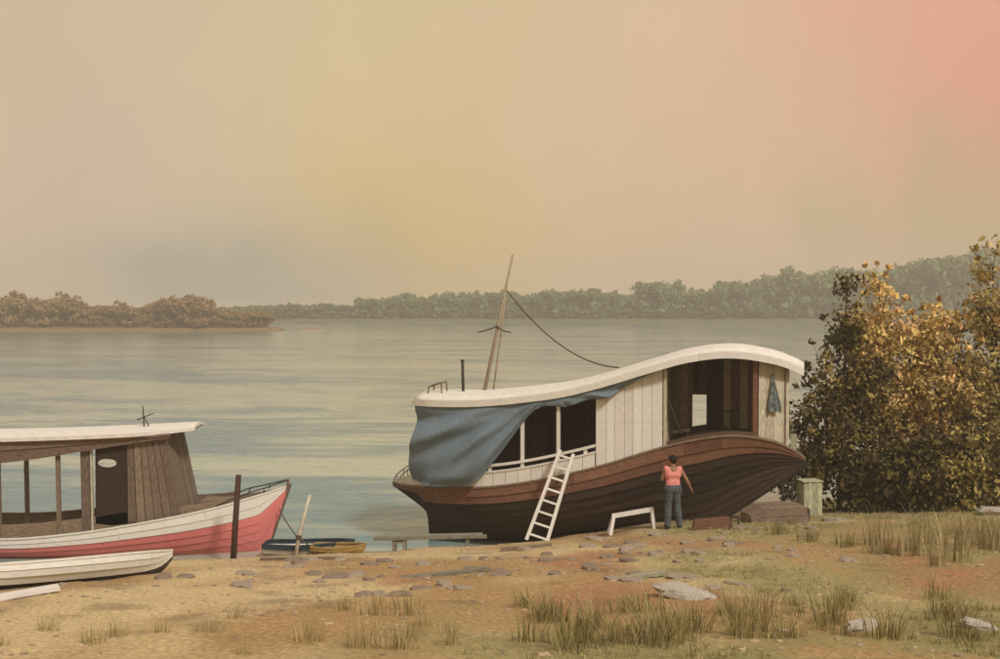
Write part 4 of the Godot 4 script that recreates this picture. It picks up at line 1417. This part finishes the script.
# a low strip of land: [x, distance of its near edge, depth]
func bank(called: String, line: Array, h: float, c: Color) -> void:
	var st := soft()
	st.set_color(c)
	var rings := []
	for i in line.size() - 1:
		for k in 6:
			var t := k / 6.0
			var x: float = lerpf(line[i][0], line[i + 1][0], t)
			var d: float = lerpf(line[i][1], line[i + 1][1], t) + lumps.get_noise_1d(x * 0.5) * 1.2
			var w: float = lerpf(line[i][2], line[i + 1][2], t)
			var hh := h * minf(1.0, w / 4.0 + 0.15)
			rings.append([Vector3(x, -0.6, -d + 0.4), Vector3(x, hh * 0.6, -d - minf(1.0, w * 0.25)), Vector3(x, hh, -d - minf(4.0, w * 0.5)), Vector3(x, hh, -d - w * 0.8), Vector3(x, -0.6, -d - w)])
	loft(st, rings)
	structure(put(st, called, M.ground, self))

# ---------------------------------------------------------------- the person: a smooth-joined field meshed as surface nets
class Field:
	var lo: Vector3
	var n: Vector3i
	var c: float
	var f: PackedFloat32Array
	func _init(a: Vector3, b: Vector3, cell: float) -> void:
		lo = a
		c = cell
		n = Vector3i(((b - a) / cell).ceil()) + Vector3i.ONE
		f.resize(n.x * n.y * n.z)
		f.fill(0.5)
	# tapered capsule from a to b; squash flattens it along z
	func bone(a: Vector3, b: Vector3, ra: float, rb: float, k := 0.03, squash := 1.0) -> void:
		var r := maxf(ra, rb) + k + 2.0 * c
		var i0 := Vector3i(((a.min(b) - Vector3.ONE * r - lo) / c).floor()).clamp(Vector3i.ZERO, n - Vector3i.ONE)
		var i1 := Vector3i(((a.max(b) + Vector3.ONE * r - lo) / c).ceil()).clamp(Vector3i.ZERO, n - Vector3i.ONE)
		var ab := b - a
		var q := maxf(ab.length_squared(), 1e-9)
		for z in range(i0.z, i1.z + 1):
			for y in range(i0.y, i1.y + 1):
				for x in range(i0.x, i1.x + 1):
					var p := lo + Vector3(x, y, z) * c
					var t := clampf((p - a).dot(ab) / q, 0.0, 1.0)
					var v := p - (a + ab * t)
					v.z /= squash
					var d := v.length() - lerpf(ra, rb, t)
					var i := x + n.x * (y + n.y * z)
					var o := f[i]
					var h := maxf(k - absf(o - d), 0.0) / k
					f[i] = minf(o, d) - h * h * k * 0.25
	# keep only where cut() is below zero, grown by off
	func clip(off: float, cut: Callable) -> void:
		for z in n.z:
			for y in n.y:
				for x in n.x:
					var i := x + n.x * (y + n.y * z)
					if f[i] - off < 0.05:
						f[i] = maxf(f[i] - off, cut.call(lo + Vector3(x, y, z) * c))
					else:
						f[i] -= off
	func mesh(st: SurfaceTool) -> void:
		var idx := PackedInt32Array()
		idx.resize(f.size())
		idx.fill(-1)
		var vs := PackedVector3Array()
		var sy := n.x
		var sz := n.x * n.y
		var co := [0, 1, sy, sy + 1, sz, sz + 1, sz + sy, sz + sy + 1]
		var cp := [Vector3(0, 0, 0), Vector3(1, 0, 0), Vector3(0, 1, 0), Vector3(1, 1, 0), Vector3(0, 0, 1), Vector3(1, 0, 1), Vector3(0, 1, 1), Vector3(1, 1, 1)]
		var ed := [[0, 1], [2, 3], [4, 5], [6, 7], [0, 2], [1, 3], [4, 6], [5, 7], [0, 4], [1, 5], [2, 6], [3, 7]]
		for z in n.z - 1:
			for y in n.y - 1:
				for x in n.x - 1:
					var i := x + sy * y + sz * z
					if absf(f[i]) > c * 2.5: continue
					var m := 0
					for k in 8:
						if f[i + co[k]] < 0.0: m += 1
					if m == 0 or m == 8: continue
					var s := Vector3.ZERO
					var cnt := 0
					for e in ed:
						var a := f[i + co[e[0]]]
						var b := f[i + co[e[1]]]
						if (a < 0.0) != (b < 0.0):
							s += (cp[e[0]] as Vector3).lerp(cp[e[1]], a / (a - b))
							cnt += 1
					idx[i] = vs.size()
					vs.append(lo + (Vector3(x, y, z) + s / cnt) * c)
		for z in range(1, n.z - 1):
			for y in range(1, n.y - 1):
				for x in range(1, n.x - 1):
					var i := x + sy * y + sz * z
					if idx[i] < 0: continue
					var a := f[i] < 0.0
					for ax in 3:
						var step: int = [1, sy, sz][ax]
						var s1: int = [sy, sz, 1][ax]
						var s2: int = [sz, 1, sy][ax]
						if a == (f[i + step] < 0.0): continue
						var q := [idx[i], idx[i - s1], idx[i - s1 - s2], idx[i - s2]]
						if q.min() < 0: continue
						if a: q.reverse()
						for k in [0, 1, 2, 0, 2, 3]: st.add_vertex(vs[q[k]])

func person() -> void:
	var o := thing("person", "person in pink sleeveless top and grey blue jeans seen from behind beside the hull", "person", on_ground(4.08, 25.2, -0.005), 0.06)
	var hipL := Vector3(-0.085, 0.90, 0.0)
	var hipR := Vector3(0.085, 0.90, 0.0)
	var kneeL := Vector3(-0.105, 0.49, -0.03)
	var kneeR := Vector3(0.115, 0.49, -0.01)
	var ankL := Vector3(-0.125, 0.09, 0.02)
	var ankR := Vector3(0.155, 0.09, 0.03)
	var shL := Vector3(-0.175, 1.415, -0.01)
	var shR := Vector3(0.175, 1.41, 0.0)
	var elL := Vector3(-0.245, 1.16, -0.06)
	var wrL := Vector3(-0.13, 1.13, -0.29)
	var elR := Vector3(0.315, 1.165, 0.02)
	var wrR := Vector3(0.435, 0.945, -0.03)
	var torso := func(F: Field):
		F.bone(Vector3(-0.075, 0.95, 0), Vector3(0.075, 0.95, 0), 0.115, 0.115, 0.04, 0.95)
		F.bone(Vector3(-0.055, 1.10, 0), Vector3(0.055, 1.10, 0), 0.10, 0.10, 0.06, 0.9)
		F.bone(Vector3(-0.085, 1.28, -0.01), Vector3(0.085, 1.28, -0.01), 0.105, 0.105, 0.06, 0.95)
		F.bone(Vector3(-0.12, 1.39, -0.005), Vector3(0.12, 1.39, -0.005), 0.065, 0.065, 0.05, 1.0)
		F.bone(Vector3(0, 1.40, 0.0), Vector3(0, 1.52, -0.015), 0.06, 0.052, 0.04)
	var legs := func(F: Field):
		F.bone(Vector3(-0.075, 0.95, 0), Vector3(0.075, 0.95, 0), 0.115, 0.115, 0.04, 0.95)
		F.bone(Vector3(-0.055, 1.06, 0), Vector3(0.055, 1.06, 0), 0.10, 0.10, 0.05, 0.9)
		for s in [[hipL, kneeL, ankL], [hipR, kneeR, ankR]]:
			F.bone(s[0], s[1], 0.088, 0.056, 0.03)
			F.bone(s[1], s[1].lerp(s[2], 0.35) + Vector3(0, 0, 0.018), 0.056, 0.055, 0.03)
			F.bone(s[1].lerp(s[2], 0.35) + Vector3(0, 0, 0.018), s[2], 0.055, 0.036, 0.03)
	var B := Field.new(Vector3(-0.42, -0.05, -0.42), Vector3(0.56, 1.62, 0.24), 0.018)
	torso.call(B)
	legs.call(B)
	for s in [ankL, ankR]: B.bone(s - Vector3(0, 0.04, -0.02), s + Vector3(0.01 * signf(s.x), -0.055, -0.15), 0.042, 0.03, 0.03)
	for s in [[shL, elL, wrL], [shR, elR, wrR]]:
		B.bone(s[0], s[1], 0.054, 0.041, 0.03)
		B.bone(s[1], s[1].lerp(s[2], 0.3), 0.041, 0.041, 0.02)
		B.bone(s[1].lerp(s[2], 0.3), s[2], 0.041, 0.026, 0.02)
	var st := soft()
	B.mesh(st)
	# head, turned a little to the left and bent forward
	var hd := Vector3(0.0, 1.615, -0.035)
	var fw := Vector3(-0.35, -0.12, -0.93).normalized()
	var rt := Vector3(0.93, 0, -0.35).normalized()
	var Hf := Field.new(Vector3(-0.16, 1.46, -0.20), Vector3(0.16, 1.76, 0.12), 0.008)
	Hf.bone(hd + Vector3(0, 0.025, 0) - fw * 0.025, hd + Vector3(0, 0.02, 0) + fw * 0.03, 0.082, 0.074, 0.03)
	Hf.bone(hd + fw * 0.045 + Vector3(0, -0.02, 0), hd + fw * 0.06 + Vector3(0, -0.085, 0), 0.05, 0.03, 0.03)
	Hf.bone(hd + fw * 0.10 + Vector3(0, 0.01, 0), hd + fw * 0.125 + Vector3(0, -0.03, 0), 0.008, 0.014, 0.012)
	Hf.bone(hd + fw * 0.088 + Vector3(0, -0.062, 0) - rt * 0.02, hd + fw * 0.088 + Vector3(0, -0.062, 0) + rt * 0.02, 0.012, 0.012, 0.008)
	for s in [-1.0, 1.0]:
		Hf.bone(hd + rt * s * 0.080 + Vector3(0, 0.015, 0), hd + rt * s * 0.084 + Vector3(0, -0.03, 0), 0.014, 0.010, 0.006)
		Hf.bone(hd + fw * 0.085 + rt * s * 0.034 + Vector3(0, 0.005, 0), hd + fw * 0.085 + rt * s * 0.034 + Vector3(0, 0.006, 0), 0.014, 0.014, 0.006)
	Hf.bone(Vector3(0, 1.47, 0.0), hd + Vector3(0, -0.03, 0), 0.052, 0.05, 0.03)
	Hf.mesh(st)
	# hands
	for s in [[elR, wrR, Vector3(0, 0, -1)], [elL, wrL, Vector3(0, -1, 0)]]:
		var d: Vector3 = (s[1] - s[0]).normalized()
		var th: Vector3 = (s[2] - d * s[2].dot(d)).normalized()
		var pn := d.cross(th).normalized()
		if s[0].x > 0 and pn.x > 0: pn = -pn
		var w: Vector3 = s[1]
		var tip := w + d * 0.10
		var G := Field.new(tip - Vector3.ONE * 0.16, tip + Vector3.ONE * 0.16, 0.0055)
		G.bone(w - d * 0.03, w + d * 0.02, 0.026, 0.026, 0.015)
		for k in 4:
			G.bone(w + d * 0.015 + th * (0.018 - 0.012 * k), w + d * 0.082 + th * (0.031 - 0.021 * k), 0.014, 0.0125, 0.012)
		for k in 4:
			var ln: float = [0.068, 0.076, 0.070, 0.055][k]
			var a := w + d * 0.085 + th * (0.031 - 0.021 * k)
			var m := a + d * ln * 0.5 + pn * 0.012
			G.bone(a, m, 0.0098, 0.009, 0.004)
			G.bone(m, m + (d + pn * 0.8).normalized() * ln * 0.5, 0.009, 0.0078, 0.004)
		var tb := w + d * 0.025 + th * 0.024
		G.bone(tb, tb + (d * 0.6 + th * 0.7 + pn * 0.2) * 0.045, 0.0125, 0.011, 0.006)
		G.bone(tb + (d * 0.6 + th * 0.7 + pn * 0.2) * 0.045, tb + (d * 0.6 + th * 0.7 + pn * 0.2) * 0.045 + (d + th * 0.2) * 0.032, 0.011, 0.009, 0.005)
		G.mesh(st)
	put(st, "body", M.skin, o)
	# hair: short cap
	var Hh := Field.new(Vector3(-0.18, 1.46, -0.22), Vector3(0.18, 1.80, 0.14), 0.009)
	Hh.bone(hd + Vector3(0, 0.035, 0) - fw * 0.032, hd + Vector3(0, 0.042, 0) + fw * 0.022, 0.093, 0.083, 0.03)
	Hh.bone(hd - fw * 0.055 + Vector3(0, 0.02, 0), hd - fw * 0.05 + Vector3(0, -0.055, 0), 0.062, 0.045, 0.03)
	Hh.clip(0.0, func(p): return maxf((p - hd).dot(fw) - 0.052 - 0.45 * maxf(p.y - hd.y - 0.03, 0.0), hd.y - 0.075 - p.y + 0.5 * maxf((p - hd).dot(fw) + 0.03, 0.0)))
	st = soft()
	Hh.mesh(st)
	put(st, "hair", M.hair, o)
	# sleeveless top with a scooped back
	var T := Field.new(Vector3(-0.30, 0.92, -0.22), Vector3(0.30, 1.56, 0.22), 0.014)
	torso.call(T)
	T.bone(shL, shL.lerp(elL, 0.15), 0.056, 0.054, 0.03)
	T.bone(shR, shR.lerp(elR, 0.15), 0.056, 0.054, 0.03)
	T.clip(0.014, func(p):
		var scoop: float = Vector2(p.x / 0.095, (p.y - 1.50) / (0.155 if p.z > 0.0 else 0.12)).length() - 1.0
		return maxf(maxf(1.0 - p.y + 0.012 * sin(p.x * 40.0), p.y - 1.56), maxf(-scoop * 0.09, absf(p.x) - 0.205 + 0.35 * maxf(1.30 - p.y, 0.0) * 0.0)))
	st = soft()
	T.mesh(st)
	put(st, "sleeveless_top", M.shirt, o)
	# jeans
	var J := Field.new(Vector3(-0.30, 0.0, -0.22), Vector3(0.32, 1.14, 0.22), 0.015)
	legs.call(J)
	for s in [[hipL, kneeL, ankL], [hipR, kneeR, ankR]]: J.bone(s[1], s[2] - Vector3(0, 0.02, 0), 0.062, 0.058, 0.03)
	J.clip(0.016, func(p): return maxf(0.075 + 0.006 * sin(p.x * 60.0) - p.y, p.y - 1.05))
	st = soft()
	J.mesh(st)
	put(st, "jeans", M.jeans, o)
	for s in [ankL, ankR]:
		var S := Field.new(s + Vector3(-0.09, -0.12, -0.24), s + Vector3(0.09, 0.06, 0.12), 0.01)
		S.bone(s - Vector3(0, 0.045, -0.03), s + Vector3(0.015 * signf(s.x), -0.05, -0.15), 0.05, 0.042, 0.03)
		S.clip(0.0, func(p): return maxf(0.004 - p.y, p.y - 0.095))
		st = soft()
		S.mesh(st)
		put(st, "shoe", M.shoe, o)

# ---------------------------------------------------------------- everything
func _ready() -> void:
	setup_view()
	rng.seed = 1
	setup_materials()
	build_ground()
	build_water()
	far_shore()
	rng.seed = 2
	var boat := river_boat()
	tarpaulin(boat)
	hung_cloth(boat)
	boat_pole(boat)
	red_boat()
	rng.seed = 6
	var g1 := ground_y(-7.9, 15.6)
	var g2 := ground_y(-5.9, 18.7)
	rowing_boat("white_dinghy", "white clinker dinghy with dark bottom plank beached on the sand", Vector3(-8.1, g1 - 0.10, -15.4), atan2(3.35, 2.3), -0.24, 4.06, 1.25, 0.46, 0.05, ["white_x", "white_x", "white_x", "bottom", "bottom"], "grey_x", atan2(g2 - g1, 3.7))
	rowing_boat("blue_dinghy", "dark blue dinghy with white lower planks afloat beside the pale stake", Vector3(-5.75, -0.02, -26.05), 0.03, -0.06, 2.2, 0.95, 0.40, 0.06, ["blue_x", "white_x", "white_x", "white_x"], "blue_x")
	rowing_boat("ochre_dinghy", "small ochre dinghy nosed onto the beach beside the blue dinghy", on_ground(-4.5, 25.55, 0.02), -0.06, 0.0, 1.3, 0.6, 0.22, 0.05, ["ochre_x", "ochre_x", "ochre_x"], "ochre_x")
	ladder()
	trestle()
	landing_plank()
	stakes()
	beach_timber()
	person()
	bushes()
	stones()
	grasses()
